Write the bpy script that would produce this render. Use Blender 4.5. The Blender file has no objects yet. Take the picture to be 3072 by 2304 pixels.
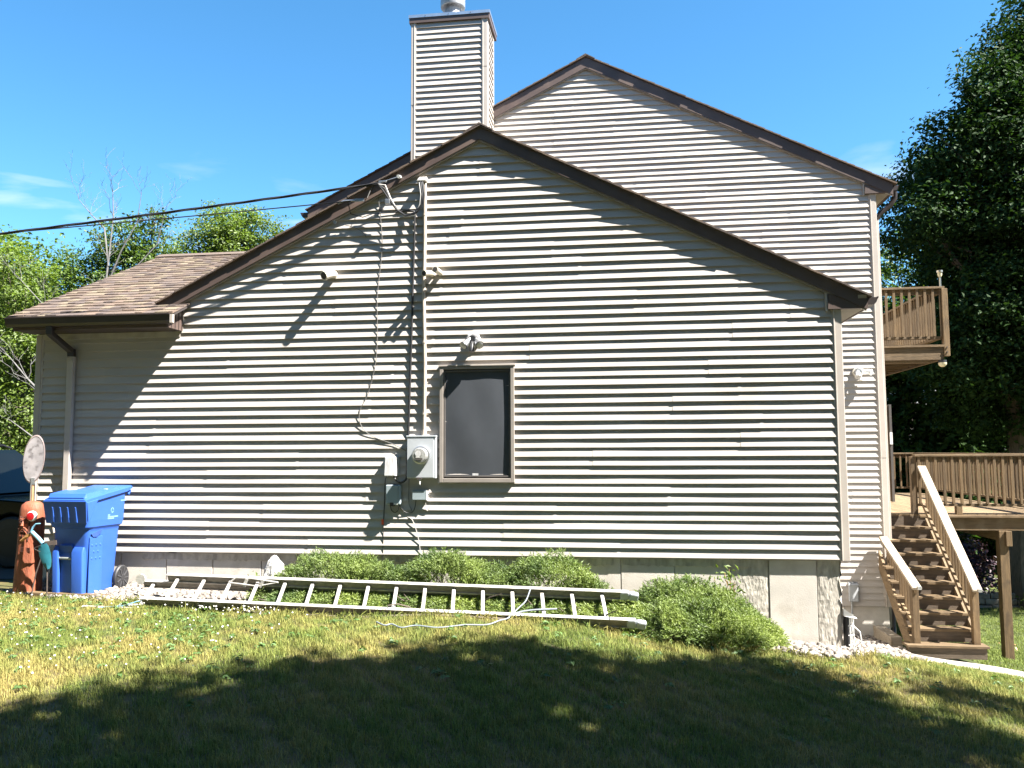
import bpy, math, random
import numpy as np
from mathutils import Vector, Matrix

random.seed(7)
rng = np.random.default_rng(11)
S = bpy.context.scene
COL = S.collection

# ------------------------------------------------------------------ camera, sky, sun, exposure
cam_d = bpy.data.cameras.new('camera')
cam = bpy.data.objects.new('camera', cam_d)
COL.objects.link(cam)
cam_d.sensor_width = 36.0
cam_d.lens = 28.906
cam_d.clip_start = 0.05
cam_d.clip_end = 2000
_r = Vector((0.99140, 0.13077, -0.00485)); _u = Vector((0.01545, -0.08015, 0.99666)); _f = Vector((-0.12995, 0.98817, 0.08148))
cam.matrix_world = Matrix(((_r.x, _u.x, -_f.x, 0.0), (_r.y, _u.y, -_f.y, -9.3807), (_r.z, _u.z, -_f.z, 1.1803), (0, 0, 0, 1)))
S.camera = cam

SUN = Vector((0.70, -0.24, 1.0)).normalized()          # towards the sun
world = bpy.data.worlds.new('World')
S.world = world
world.use_nodes = True
nt = world.node_tree
nt.nodes.clear()
sky = nt.nodes.new('ShaderNodeTexSky')
sky.sky_type = 'NISHITA'
sky.sun_disc = False
sky.sun_elevation = math.asin(SUN.z)
sky.sun_rotation = math.atan2(SUN.x, SUN.y)
sky.altitude = 100
sky.air_density = 0.75
sky.dust_density = 0.25
sky.ozone_density = 3.0
bg = nt.nodes.new('ShaderNodeBackground')
bg.inputs['Strength'].default_value = 0.06
wo = nt.nodes.new('ShaderNodeOutputWorld')
hsv = nt.nodes.new('ShaderNodeHueSaturation')
hsv.inputs['Saturation'].default_value = 1.22
hsv.inputs['Hue'].default_value = .488
nt.links.new(sky.outputs[0], hsv.inputs['Color'])
tc_ = nt.nodes.new('ShaderNodeTexCoord')
mp_ = nt.nodes.new('ShaderNodeMapping'); mp_.inputs['Scale'].default_value = (1., 1., 4.5); mp_.inputs['Location'].default_value = (.3, .1, 0)
cn_ = nt.nodes.new('ShaderNodeTexNoise'); cn_.inputs['Scale'].default_value = 4.2; cn_.inputs['Detail'].default_value = 7; cn_.inputs['Distortion'].default_value = .4
nt.links.new(tc_.outputs['Generated'], mp_.inputs[0]); nt.links.new(mp_.outputs[0], cn_.inputs['Vector'])
cr_ = nt.nodes.new('ShaderNodeMapRange'); cr_.inputs['From Min'].default_value = .59; cr_.inputs['From Max'].default_value = .74; cr_.inputs['To Max'].default_value = .6
nt.links.new(cn_.outputs[0], cr_.inputs[0])
sz_ = nt.nodes.new('ShaderNodeSeparateXYZ'); nt.links.new(tc_.outputs['Generated'], sz_.inputs[0])
el_ = nt.nodes.new('ShaderNodeMapRange'); el_.inputs['From Min'].default_value = .36; el_.inputs['From Max'].default_value = .24
nt.links.new(sz_.outputs['Z'], el_.inputs[0])
ml_ = nt.nodes.new('ShaderNodeMath'); ml_.operation = 'MULTIPLY'; nt.links.new(cr_.outputs[0], ml_.inputs[0]); nt.links.new(el_.outputs[0], ml_.inputs[1])
mc_ = nt.nodes.new('ShaderNodeMix'); mc_.data_type = 'RGBA'; mc_.inputs[7].default_value = (4.2, 4.3, 4.5, 1)
nt.links.new(ml_.outputs[0], mc_.inputs[0]); nt.links.new(hsv.outputs[0], mc_.inputs[6])
nt.links.new(mc_.outputs[2], bg.inputs[0])
nt.links.new(bg.outputs[0], wo.inputs[0])

sun_d = bpy.data.lights.new('sun', 'SUN')
sun_d.energy = 5.0
sun_d.angle = math.radians(0.53)
sun_d.color = (1.0, 0.955, 0.88)
sun = bpy.data.objects.new('sun', sun_d)
COL.objects.link(sun)
sun.location = SUN * 60
sun.rotation_euler = SUN.to_track_quat('Z', 'Y').to_euler()

S.view_settings.view_transform = 'Standard'
S.view_settings.look = 'None'
S.view_settings.exposure = 2.5
S.view_settings.gamma = 1.0
S.view_settings.use_curve_mapping = False
S.cycles.max_bounces = 6
S.cycles.transparent_max_bounces = 8
S.cycles.use_denoising = True

# ------------------------------------------------------------------ materials
def M(name, col, rough=.6, var=.15, scale=8., stretch=(1, 1, 1), bump=0., bscale=None, metal=0., col2=None,
      obvar=0., island=0., spec=.5, transl=0., detail=4., fine=0., col3=None, c3scale=2., c3lo=.55, c3hi=.7):
    m = bpy.data.materials.new(name)
    m.use_nodes = True
    n = m.node_tree; L = n.links
    b = n.nodes['Principled BSDF']
    tc = n.nodes.new('ShaderNodeTexCoord')
    mp = n.nodes.new('ShaderNodeMapping')
    mp.inputs['Scale'].default_value = stretch
    L.new(tc.outputs['Object'], mp.inputs[0])
    no = n.nodes.new('ShaderNodeTexNoise')
    no.inputs['Scale'].default_value = scale
    no.inputs['Detail'].default_value = detail
    L.new(mp.outputs[0], no.inputs['Vector'])
    rp = n.nodes.new('ShaderNodeValToRGB')
    c = np.array(col)
    ca = c * (1 - var); cb = np.array(col2) if col2 is not None else c * (1 + var)
    rp.color_ramp.elements[0].position = .32; rp.color_ramp.elements[1].position = .68
    rp.color_ramp.elements[0].color = (*ca, 1); rp.color_ramp.elements[1].color = (*cb, 1)
    L.new(no.outputs[0], rp.inputs[0])
    out = rp.outputs[0]
    def mul(out, fac_socket, lo, hi):
        mr = n.nodes.new('ShaderNodeMapRange')
        mr.inputs['To Min'].default_value = lo; mr.inputs['To Max'].default_value = hi
        L.new(fac_socket, mr.inputs[0])
        mx = n.nodes.new('ShaderNodeVectorMath'); mx.operation = 'SCALE'
        L.new(out, mx.inputs[0]); L.new(mr.outputs[0], mx.inputs['Scale'])
        return mx.outputs[0]
    if col3 is not None:
        n3 = n.nodes.new('ShaderNodeTexNoise'); n3.inputs['Scale'].default_value = c3scale; n3.inputs['Detail'].default_value = 5
        L.new(tc.outputs['Object'], n3.inputs['Vector'])
        mr = n.nodes.new('ShaderNodeMapRange'); mr.inputs['From Min'].default_value = c3lo; mr.inputs['From Max'].default_value = c3hi
        L.new(n3.outputs[0], mr.inputs[0])
        mx = n.nodes.new('ShaderNodeMix'); mx.data_type = 'RGBA'
        L.new(mr.outputs[0], mx.inputs[0]); L.new(out, mx.inputs[6]); mx.inputs[7].default_value = (*col3, 1)
        out = mx.outputs[2]
    if fine:
        nf = n.nodes.new('ShaderNodeTexNoise'); nf.inputs['Scale'].default_value = 160; nf.inputs['Detail'].default_value = 2
        L.new(tc.outputs['Object'], nf.inputs['Vector'])
        out = mul(out, nf.outputs[0], 1 - 2 * fine, 1 + 2 * fine)
    if obvar:
        oi = n.nodes.new('ShaderNodeObjectInfo')
        out = mul(out, oi.outputs['Random'], 1 - obvar, 1 + obvar)
    if island:
        ge = n.nodes.new('ShaderNodeNewGeometry')
        out = mul(out, ge.outputs['Random Per Island'], 1 - island, 1 + island)
    L.new(out, b.inputs['Base Color'])
    b.inputs['Roughness'].default_value = rough
    b.inputs['Metallic'].default_value = metal
    b.inputs['Specular IOR Level'].default_value = spec
    if bump:
        nb = n.nodes.new('ShaderNodeTexNoise')
        nb.inputs['Scale'].default_value = bscale or scale * 3
        nb.inputs['Detail'].default_value = 6
        L.new(mp.outputs[0], nb.inputs['Vector'])
        bp = n.nodes.new('ShaderNodeBump'); bp.inputs['Strength'].default_value = bump; bp.inputs['Distance'].default_value = .02
        L.new(nb.outputs[0], bp.inputs['Height']); L.new(bp.outputs[0], b.inputs['Normal'])
    if transl:
        tr = n.nodes.new('ShaderNodeBsdfTranslucent')
        hs = n.nodes.new('ShaderNodeVectorMath'); hs.operation = 'MULTIPLY'; hs.inputs[1].default_value = (1.5, 1.6, .6)
        L.new(out, hs.inputs[0]); L.new(hs.outputs[0], tr.inputs[0])
        ms = n.nodes.new('ShaderNodeMixShader'); ms.inputs[0].default_value = transl
        L.new(b.outputs[0], ms.inputs[1]); L.new(tr.outputs[0], ms.inputs[2])
        L.new(ms.outputs[0], n.nodes['Material Output'].inputs['Surface'])
    return m

SIDING = M('siding_vinyl', (.41, .378, .348), .45, .05, 3, (.6, 3, 3), .03, 60, obvar=.03, spec=.35, col3=(.36, .325, .28), c3scale=1.2, c3lo=.55, c3hi=.8)
SHEATH = M('sheathing', (.36, .33, .29), .7)
TRIM = M('tan_trim', (.40, .355, .315), .5, .06, 4)
BROWN = M('brown_fascia', (.085, .06, .052), .45, .12, 3, (1, 1, 1), col3=(.12, .085, .07), c3scale=1.6)
GUTTER = M('brown_gutter', (.034, .026, .025), .35, .15, 4)
SOFFIT = M('brown_soffit', (.07, .052, .045), .6, .1, 4)
SOFFITT = M('tan_soffit', (.33, .29, .25), .6, .08, 4)
SH = [M('shingle_%s' % k, c, .9, .22, 60, bump=.35, bscale=200, obvar=.12, fine=.2) for k, c in
      (('brown', (.105, .077, .061)), ('tan', (.138, .108, .075)), ('dark', (.080, .060, .052)), ('rust', (.115, .081, .060)))]
SHEDGE = M('shingle_edge', (.035, .028, .026), .95, .2, 30)
CONC = M('concrete', (.50, .465, .415), .85, .12, 3, bump=.12, bscale=90, col3=(.36, .325, .275), c3scale=4, c3lo=.54, c3hi=.8, fine=.08)
CONCR = M('rough_concrete', (.40, .37, .32), .9, .25, 12, (1.5, 1, .5), bump=.5, bscale=30, fine=.08)
MORTAR = M('joint_grey', (.2, .185, .165), .9, .2, 10)
METAL = M('galvanised_metal', (.55, .56, .58), .35, .1, 6, metal=.9)
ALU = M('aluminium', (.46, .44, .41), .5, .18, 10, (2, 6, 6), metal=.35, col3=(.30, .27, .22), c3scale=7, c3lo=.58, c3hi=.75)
ALUD = M('aluminium_side_shade', (.22, .205, .18), .55, .25, 10, (2, 6, 6), metal=.35)  # darker copy of the aluminium, shade on the rail sides put into the colour
FLUE = M('dull_flue_metal', (.30, .30, .31), .4, .2, 9, metal=.45)
GREYBOX = M('grey_enamel', (.36, .38, .40), .45, .06, 5)
GREYBOX2 = M('blue_grey_enamel', (.25, .30, .32), .5, .08, 5)
PALEBOX = M('weathered_pale_plastic', (.47, .46, .46), .6, .2, 14, (3, 3, .7))
PVC = M('cream_plastic_pipe', (.58, .53, .44), .5, .08, 5)
CONDUIT = M('painted_conduit', (.42, .36, .30), .55, .2, 10, (6, 6, 1))
BLACK = M('black_rubber', (.015, .015, .017), .5, .2, 10)
CABLE = M('grey_cable', (.13, .125, .12), .6, .1, 10)
CABLEW = M('pale_cable', (.40, .38, .36), .6, .1, 10)
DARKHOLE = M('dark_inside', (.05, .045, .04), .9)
SCREEN = M('window_screen', (.048, .053, .062), .55, .16, 2.2, (1, 1, .8), .12, 3, spec=.4)
WFRAME = M('taupe_window_frame', (.25, .22, .195), .45, .08, 5)
WFRAME2 = M('dark_window_sash', (.085, .077, .072), .45, .08, 5)
WHITE = M('white_paint', (.72, .71, .68), .55, .06, 6)
GLASS = M('dark_glass', (.004, .005, .0045), .12, .1, 2, spec=.2)
WOOD = M('weathered_deck_wood', (.118, .075, .034), .8, .30, 5, (9, 9, .8), .25, 22, obvar=.24, col3=(.07, .045, .023), c3scale=4)
WOODX = M('weathered_deck_wood_long', (.115, .075, .036), .8, .30, 5, (.8, 9, 9), .25, 22, obvar=.18, col3=(.15, .105, .06), c3scale=5)
WOODY = M('deck_board_wood', (.155, .105, .055), .8, .28, 5, (9, .8, 9), .25, 22, obvar=.18)
WOODCAP = M('pale_rail_cap_wood', (.33, .28, .215), .8, .25, 6, (1, 9, 9), .25, 24, obvar=.06, col3=(.24, .18, .12), c3scale=7, c3lo=.56, c3hi=.68)
WOODD = M('dark_riser_wood', (.085, .062, .042), .8, .25, 5, (1, 9, 9), .2, 22, obvar=.12)
BLUE = M('blue_bin_plastic', (.026, .088, .36), .45, .05, 3, spec=.4, col3=(.033, .10, .38), c3scale=1.5)
BLUED = M('blue_bin_print', (.20, .36, .62), .6)
TYRE = M('black_plastic_wheel', (.02, .02, .022), .55, .2, 12)
ROCK = M('white_rock', (.40, .39, .37), .9, .3, 9, bump=1.0, bscale=14)
POSTRED = M('red_stained_log', (.23, .066, .032), .65, .28, 6, (4, 4, .7), .4, 30)
POSTDK = M('carved_groove', (.06, .018, .012), .8)
GREYDISC = M('weathered_disc', (.20, .185, .185), .55, .22, 9, col3=(.10, .09, .09), c3scale=14, c3lo=.55, c3hi=.66)
DISCRIM = M('rusty_disc_rim', (.16, .125, .12), .6, .2, 12)
RED = M('red_reflector', (.42, .01, .015), .25, .1, 20)
TEAL = M('teal_enamel', (.012, .10, .13), .5, .25, 12)
LTBLUE = M('light_blue_enamel', (.19, .42, .58), .45, .15, 12)
ORANGE = M('rusty_orange_metal', (.52, .26, .09), .55, .2, 12)
RUST = M('dark_rusty_iron', (.055, .042, .036), .7, .25, 20)
STICK = M('wooden_stick', (.36, .20, .10), .65, .2, 12, (6, 6, 1))
ROPE = M('pale_blue_rope', (.17, .195, .22), .8, .15, 30)
CARPAINT = M('dark_green_car_paint', (.0028, .0042, .0036), .22, .1, 3, spec=.25)
CARTRIM = M('black_car_trim', (.012, .012, .013), .5)
CHROME = M('chrome', (.6, .6, .62), .15, .05, 3, metal=1.)
PATH = M('concrete_path', (.27, .25, .22), .9, .12, 3, bump=.2, bscale=50, fine=.06)
BARK = M('tree_bark', (.085, .068, .052), .9, .3, 6, (5, 5, 1), .6, 20)
DEADBARK = M('dead_pale_bark', (.13, .125, .12), .85, .2, 10)
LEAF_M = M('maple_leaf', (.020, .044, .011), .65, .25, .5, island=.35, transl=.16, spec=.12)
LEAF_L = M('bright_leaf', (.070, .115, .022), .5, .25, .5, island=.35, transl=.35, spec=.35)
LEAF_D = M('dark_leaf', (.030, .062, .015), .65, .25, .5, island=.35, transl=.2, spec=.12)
LEAF_Y = M('yellow_green_leaf', (.10, .145, .028), .5, .25, .5, island=.3, transl=.35, spec=.35)
LEAF_P = M('purple_leaf', (.045, .020, .032), .45, .3, 2, island=.4, transl=.15)
JUN = M('juniper_spray', (.105, .175, .048), .6, .35, 2.2, island=.35, transl=.22, col2=(.20, .25, .06))
JUNIN = M('juniper_inside', (.030, .032, .014), .9, .4, 8)
STONE = M('gravel_stone', (.20, .175, .152), .85, .35, 9, bump=.5, bscale=30, island=.5, fine=.1)
NWALL = M('white_house_siding', (.70, .70, .69), .6, .04, 3)
NROOF = M('grey_roof', (.16, .15, .15), .9, .2, 20)
WALLST = M('garden_wall_stone', (.20, .165, .12), .9, .25, 8, bump=.5, bscale=30, obvar=.2)
SOLAR = M('solar_lamp_metal', (.5, .46, .38), .3, .1, 8, metal=.8)
GLOBE = M('frosted_globe', (.62, .55, .36), .35, .05, 6)
FLAG = M('orange_tag', (.75, .10, .04), .6)

def grass_mat(name, blades):
    m = bpy.data.materials.new(name); m.use_nodes = True
    n = m.node_tree; L = n.links; b = n.nodes['Principled BSDF']
    g = n.nodes.new('ShaderNodeNewGeometry')
    def noise(sc, det=4):
        a = n.nodes.new('ShaderNodeTexNoise'); a.inputs['Scale'].default_value = sc; a.inputs['Detail'].default_value = det
        mp = n.nodes.new('ShaderNodeMapping'); mp.inputs['Scale'].default_value = (1, 1, .02)
        L.new(g.outputs['Position'], mp.inputs[0]); L.new(mp.outputs[0], a.inputs['Vector'])
        return a.outputs[0]
    def ramp(s, p0, c0, p1, c1):
        r = n.nodes.new('ShaderNodeValToRGB'); e = r.color_ramp.elements
        e[0].position = p0; e[1].position = p1; e[0].color = (*c0, 1); e[1].color = (*c1, 1)
        L.new(s, r.inputs[0]); return r.outputs[0]
    def mixc(f, a, c):
        x = n.nodes.new('ShaderNodeMix'); x.data_type = 'RGBA'
        L.new(f, x.inputs[0])
        for s, i in ((a, 6), (c, 7)):
            if isinstance(s, tuple): x.inputs[i].default_value = (*s, 1)
            else: L.new(s, x.inputs[i])
        return x.outputs[2]
    add = n.nodes.new('ShaderNodeMath'); add.operation = 'ADD'
    m1 = n.nodes.new('ShaderNodeMath'); m1.operation = 'MULTIPLY'; m1.inputs[1].default_value = .62
    m2 = n.nodes.new('ShaderNodeMath'); m2.operation = 'MULTIPLY'; m2.inputs[1].default_value = .38
    L.new(noise(.62), m1.inputs[0]); L.new(noise(4.2), m2.inputs[0])
    L.new(m1.outputs[0], add.inputs[0]); L.new(m2.outputs[0], add.inputs[1])
    # the far back lawn (well behind the deck) is lush, the front lawn dry
    sx = n.nodes.new('ShaderNodeSeparateXYZ'); L.new(g.outputs['Position'], sx.inputs[0])
    lr = n.nodes.new('ShaderNodeMapRange'); lr.inputs['From Min'].default_value = 2.2; lr.inputs['From Max'].default_value = 3.4
    lr.inputs['To Min'].default_value = 0.; lr.inputs['To Max'].default_value = .2
    L.new(sx.outputs['Y'], lr.inputs[0])
    sub = n.nodes.new('ShaderNodeMath'); sub.operation = 'SUBTRACT'
    L.new(add.outputs[0], sub.inputs[0]); L.new(lr.outputs[0], sub.inputs[1])
    f = ramp(sub.outputs[0], .43, (0, 0, 0), .60, (1, 1, 1))
    green, dry = (.060, .094, .022), (.190, .150, .056)
    if blades:
        isl = g.outputs['Random Per Island']
        dr = ramp(isl, 0., (.19, .17, .055), 1., (.38, .315, .105))
        gr = ramp(isl, 0., (.070, .112, .024), 1., (.23, .265, .062))
        col = mixc(f, gr, dr)
    else:
        col = mixc(f, tuple(.6 * v for v in green), tuple(.55 * v for v in dry))
        col = mixc(ramp(noise(38, 6), .45, (0, 0, 0), .7, (1, 1, 1)), col, (.075, .056, .034))
    L.new(col, b.inputs['Base Color'])
    b.inputs['Roughness'].default_value = .7
    b.inputs['Specular IOR Level'].default_value = .2
    if blades:
        tr = n.nodes.new('ShaderNodeBsdfTranslucent'); L.new(col, tr.inputs[0])
        ms = n.nodes.new('ShaderNodeMixShader'); ms.inputs[0].default_value = .25
        L.new(b.outputs[0], ms.inputs[1]); L.new(tr.outputs[0], ms.inputs[2])
        L.new(ms.outputs[0], n.nodes['Material Output'].inputs['Surface'])
    return m
GRASS = grass_mat('lawn_grass', True)
GROUND = grass_mat('lawn_soil', False)
BEDSOIL = M('bed_soil', (.09, .072, .055), .95, .3, 14, bump=.5, bscale=40)

# ------------------------------------------------------------------ object helpers
OFF = {}
def empty(name, label, cat, loc=(0, 0, 0), group=None, rotz=0., kind=None):
    o = bpy.data.objects.new(name, None); COL.objects.link(o)
    o.empty_display_size = .1
    o.location = loc; o.rotation_euler = (0, 0, rotz)
    OFF[o.name] = Vector(loc) if rotz == 0. else Vector((0, 0, 0))
    tag(o, label, cat, group, kind)
    return o
def tag(o, label=None, cat=None, group=None, kind=None):
    if label: o['label'] = label
    if cat: o['category'] = cat
    if group: o['group'] = group
    if kind: o['kind'] = kind
    return o
def link(name, me, parent=None, loc=None):
    o = bpy.data.objects.new(name, me); COL.objects.link(o)
    if parent is not None:
        o.parent = parent; OFF[o.name] = OFF[parent.name]
    else:
        OFF[o.name] = Vector((0, 0, 0))
    if loc is not None: o.location = Vector(loc) - (OFF[parent.name] if parent is not None else Vector((0, 0, 0)))
    return o

class MB:
    def __init__(self): self.v = []; self.f = []
    def add(self, vs, fs):
        k = len(self.v); self.v += [tuple(p) for p in vs]; self.f += [tuple(i + k for i in q) for q in fs]; return self
    def box(self, x0, x1, y0, y1, z0, z1):
        return self.add([(x0, y0, z0), (x1, y0, z0), (x1, y1, z0), (x0, y1, z0), (x0, y0, z1), (x1, y0, z1), (x1, y1, z1), (x0, y1, z1)],
                        [(0, 3, 2, 1), (4, 5, 6, 7), (0, 1, 5, 4), (1, 2, 6, 5), (2, 3, 7, 6), (3, 0, 4, 7)])
    def hexa(self, bottom, top):
        return self.add(list(bottom) + list(top), [(0, 3, 2, 1), (4, 5, 6, 7), (0, 1, 5, 4), (1, 2, 6, 5), (2, 3, 7, 6), (3, 0, 4, 7)])
    def bar(self, p, q, w, h, up=(0, 0, 1)):
        p = Vector(p); q = Vector(q); d = (q - p).normalized(); up = Vector(up)
        s = d.cross(up)
        if s.length < 1e-5: s = d.cross(Vector((0, 1, 0)))
        s.normalize(); u = s.cross(d).normalized()
        a = [s * (i * w / 2) + u * (j * h / 2) for i, j in ((-1, -1), (1, -1), (1, 1), (-1, 1))]
        vs = [p + k for k in a] + [q + k for k in a]
        return self.add(vs, [(3, 2, 1, 0), (4, 5, 6, 7), (0, 1, 5, 4), (1, 2, 6, 5), (2, 3, 7, 6), (3, 0, 4, 7)])
    def tube(self, pts, r, n=8, cap=True):
        pts = [Vector(p) for p in pts]; m = len(pts)
        rs = r if hasattr(r, '__len__') else [r] * m
        ref = None; rings = []
        for i, p in enumerate(pts):
            d = (pts[min(i + 1, m - 1)] - pts[max(i - 1, 0)]).normalized()
            if ref is None:
                ref = d.cross(Vector((0, 0, 1)) if abs(d.z) < .9 else Vector((1, 0, 0))).normalized()
            ref = (ref - d * ref.dot(d))
            if ref.length < 1e-6: ref = d.orthogonal()
            ref.normalize(); w = d.cross(ref)
            rings.append([p + (ref * math.cos(2 * math.pi * k / n) + w * math.sin(2 * math.pi * k / n)) * rs[i] for k in range(n)])
        vs = [p for q in rings for p in q]
        fs = [(i * n + k, i * n + (k + 1) % n, (i + 1) * n + (k + 1) % n, (i + 1) * n + k) for i in range(m - 1) for k in range(n)]
        if cap: fs += [tuple(range(n - 1, -1, -1)), tuple((m - 1) * n + k for k in range(n))]
        return self.add(vs, fs)
    def cyl(self, p, q, r, n=12, r2=None):
        return self.tube([p, q], [r, r if r2 is None else r2], n)
    def lathe(self, prof, c, axis='z', n=20, cap=True):
        c = Vector(c); vs = []
        for r, t in prof:
            for k in range(n):
                a = 2 * math.pi * k / n; x, y = r * math.cos(a), r * math.sin(a)
                vs.append(c + (Vector((x, y, t)) if axis == 'z' else Vector((x, t, y)) if axis == 'y' else Vector((t, x, y))))
        m = len(prof)
        fs = [(i * n + k, i * n + (k + 1) % n, (i + 1) * n + (k + 1) % n, (i + 1) * n + k) for i in range(m - 1) for k in range(n)]
        if cap: fs += [tuple(range(n)), tuple((m - 1) * n + k for k in range(n))]
        return self.add(vs, fs)
    def prism(self, poly, a, b, axis='y'):
        n = len(poly)
        def P(u, v, t): return (u, t, v) if axis == 'y' else (t, u, v) if axis == 'x' else (u, v, t)
        vs = [P(u, v, a) for u, v in poly] + [P(u, v, b) for u, v in poly]
        return self.add(vs, [tuple(range(n)), tuple(range(2 * n - 1, n - 1, -1))] + [(i, (i + 1) % n, n + (i + 1) % n, n + i) for i in range(n)])
    def mesh(self, name, mat, off=Vector((0, 0, 0)), smooth=False):
        me = bpy.data.meshes.new(name)
        me.from_pydata([(p[0] - off.x, p[1] - off.y, p[2] - off.z) for p in self.v], [], self.f)
        if mat: me.materials.append(mat)
        import bmesh
        bm = bmesh.new(); bm.from_mesh(me); bmesh.ops.recalc_face_normals(bm, faces=bm.faces); bm.to_mesh(me); bm.free()
        if smooth:
            me.polygons.foreach_set('use_smooth', [True] * len(me.polygons))
            try: me.set_sharp_from_angle(angle=math.radians(40))
            except Exception: pass
        me.update()
        return me
    def build(self, name, mat, parent=None, smooth=False, bevel=0.):
        off = OFF[parent.name] if parent is not None else Vector((0, 0, 0))
        o = link(name, self.mesh(name, mat, off, smooth), parent)
        if bevel:
            b = o.modifiers.new('bevel', 'BEVEL'); b.width = bevel; b.segments = 2; b.limit_method = 'ANGLE'; b.angle_limit = math.radians(50)
        return o
    def thing(self, name, mat, label, cat, base, group=None, smooth=False, bevel=0., kind=None):
        base = Vector(base)
        o = link(name, self.mesh(name, mat, base, smooth)); o.location = base
        OFF[o.name] = base
        if bevel:
            b = o.modifiers.new('bevel', 'BEVEL'); b.width = bevel; b.segments = 2; b.limit_method = 'ANGLE'; b.angle_limit = math.radians(50)
        return tag(o, label, cat, group, kind)

def raw_mesh(name, V, F, mat, smooth=False):
    """V (n,3) array, F (m,k) array of equal sized faces, or list of such arrays"""
    Fs = F if isinstance(F, list) else [F]
    me = bpy.data.meshes.new(name)
    me.vertices.add(len(V)); me.vertices.foreach_set('co', np.ascontiguousarray(V, dtype=np.float32).ravel())
    loops = np.concatenate([f.ravel() for f in Fs]).astype(np.int32)
    sizes = np.concatenate([np.full(len(f), f.shape[1], dtype=np.int32) for f in Fs])
    starts = np.concatenate([[0], np.cumsum(sizes)[:-1]]).astype(np.int32)
    me.loops.add(len(loops)); me.loops.foreach_set('vertex_index', loops)
    me.polygons.add(len(sizes)); me.polygons.foreach_set('loop_start', starts)
    try: me.polygons.foreach_set('loop_total', sizes)
    except Exception: pass
    if smooth: me.polygons.foreach_set('use_smooth', np.ones(len(sizes), dtype=bool))
    me.materials.append(mat)
    me.update(calc_edges=True); me.validate()
    return me

# ------------------------------------------------------------------ terrain
def smooth(a, b, t):
    u = np.clip((np.asarray(t, float) - a) / (b - a), 0, 1); return u * u * (3 - 2 * u)
def zg(x, y):
    x = np.asarray(x, float); y = np.asarray(y, float)
    w = smooth(-.5, 2.4, x)
    z = -.42 - .40 * smooth(-1.5, 2.5, x) - .15 * np.clip(np.minimum(x, 9) - 2.4, 0, None)
    z = z - np.interp(y, [-1, 0, 1, 2, 2.93, 4.43, 7, 14], [0, .15, .36, .52, .60, .74, 1.0, 1.12]) * w
    z = z + np.clip(y - 14, 0, 60) * .05 * w
    z = z + .014 * np.sin(x * 1.7 + .6) * np.sin(y * 1.3) + .010 * np.sin(x * 4.1 + y * 2.3)
    return z
def zgf(x, y): return float(zg(x, y))
EDGE = np.array([(-40, -.6), (-7.2, -.62), (-6.3, -.80), (-5.3, -1.08), (-3.7, -1.40), (-1.4, -1.46), (.2, -1.30), (1.4, -1.02), (2.05, -1.15), (2.65, -.55), (3.2, .3), (3.7, .9)])
def bed_edge(x): return np.interp(x, EDGE[:, 0], EDGE[:, 1])

gx = np.unique(np.concatenate([np.linspace(-300, -14, 30), np.linspace(-14, 14, 141), np.linspace(14, 300, 30)]))
gy = np.unique(np.concatenate([np.linspace(-120, -12, 16), np.linspace(-12, 20, 161), np.linspace(20, 400, 40)]))
GX, GY = np.meshgrid(gx, gy)
V = np.stack([GX, GY, zg(GX, GY)], -1).reshape(-1, 3)
nx, ny = len(gx), len(gy)
ii, jj = np.meshgrid(np.arange(nx - 1), np.arange(ny - 1))
a = (jj * nx + ii).ravel()
ground = link('ground', raw_mesh('ground', V, np.stack([a, a + 1, a + nx + 1, a + nx], 1), GROUND, True))
tag(ground, 'lawn soil sloping down to the right past the house', None, None, 'structure')

def strip_sheet(name, poly, step, lift, mat, label):
    """a sheet following the ground inside a polygon"""
    P = np.array(poly); x0, y0 = P.min(0); x1, y1 = P.max(0)
    xs = np.arange(x0, x1 + step, step); ys = np.arange(y0, y1 + step, step)
    def inside(px, py):
        r = np.zeros(px.shape, bool); n = len(P); j = n - 1
        for i in range(n):
            c = ((P[i, 1] > py) != (P[j, 1] > py)) & (px < (P[j, 0] - P[i, 0]) * (py - P[i, 1]) / (P[j, 1] - P[i, 1] + 1e-12) + P[i, 0])
            r ^= c; j = i
        return r
    X, Y = np.meshgrid(xs, ys); V = np.stack([X, Y, zg(X, Y) + lift], -1).reshape(-1, 3); n = len(xs)
    ii, jj = np.meshgrid(np.arange(n - 1), np.arange(len(ys) - 1)); a = (jj * n + ii).ravel()
    cx = V[a, 0] + step / 2; cy = V[a, 1] + step / 2
    a = a[inside(cx, cy)]
    o = link(name, raw_mesh(name, V, np.stack([a, a + 1, a + n + 1, a + n], 1), mat, True))
    return tag(o, label, None, None, 'structure'), inside
LB = [(-7.1, -.66), (-6.3, -.80), (-5.3, -1.08), (-3.7, -1.40), (-1.4, -1.46), (.2, -1.30), (1.4, -1.02), (1.4, .1), (-7.1, .1)]
RB = [(1.35, -1.0), (2.05, -1.15), (2.65, -.55), (3.2, .3), (3.55, 1.3), (3.75, 2.5), (3.95, 3.0), (4.1, 4.5), (2.3, 4.5), (2.3, .05), (1.35, .05)]
_, inLB = strip_sheet('planting_bed', LB, .06, .006, BEDSOIL, 'earth under the gravel and shrubs along the wall')
_, inRB = strip_sheet('gravel_bed', RB, .06, .008, BEDSOIL, 'earth under the gravel at the house corner')
PT = [(3.5, .85), (3.9, .98), (5.0, 1.08), (9.5, 1.10), (9.5, 2.85), (5.2, 2.78), (3.9, 2.8)]
_, inPT = strip_sheet('path', PT, .05, .03, PATH, 'pale concrete path at the foot of the wooden steps')
driveway, _ = strip_sheet('driveway', [(-30, .3), (-7.6, .3), (-7.6, 8), (-30, 8)], .5, .012, M('asphalt', (.05, .05, .05), .9, .2, 20), 'dark driveway left of the house')

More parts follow.
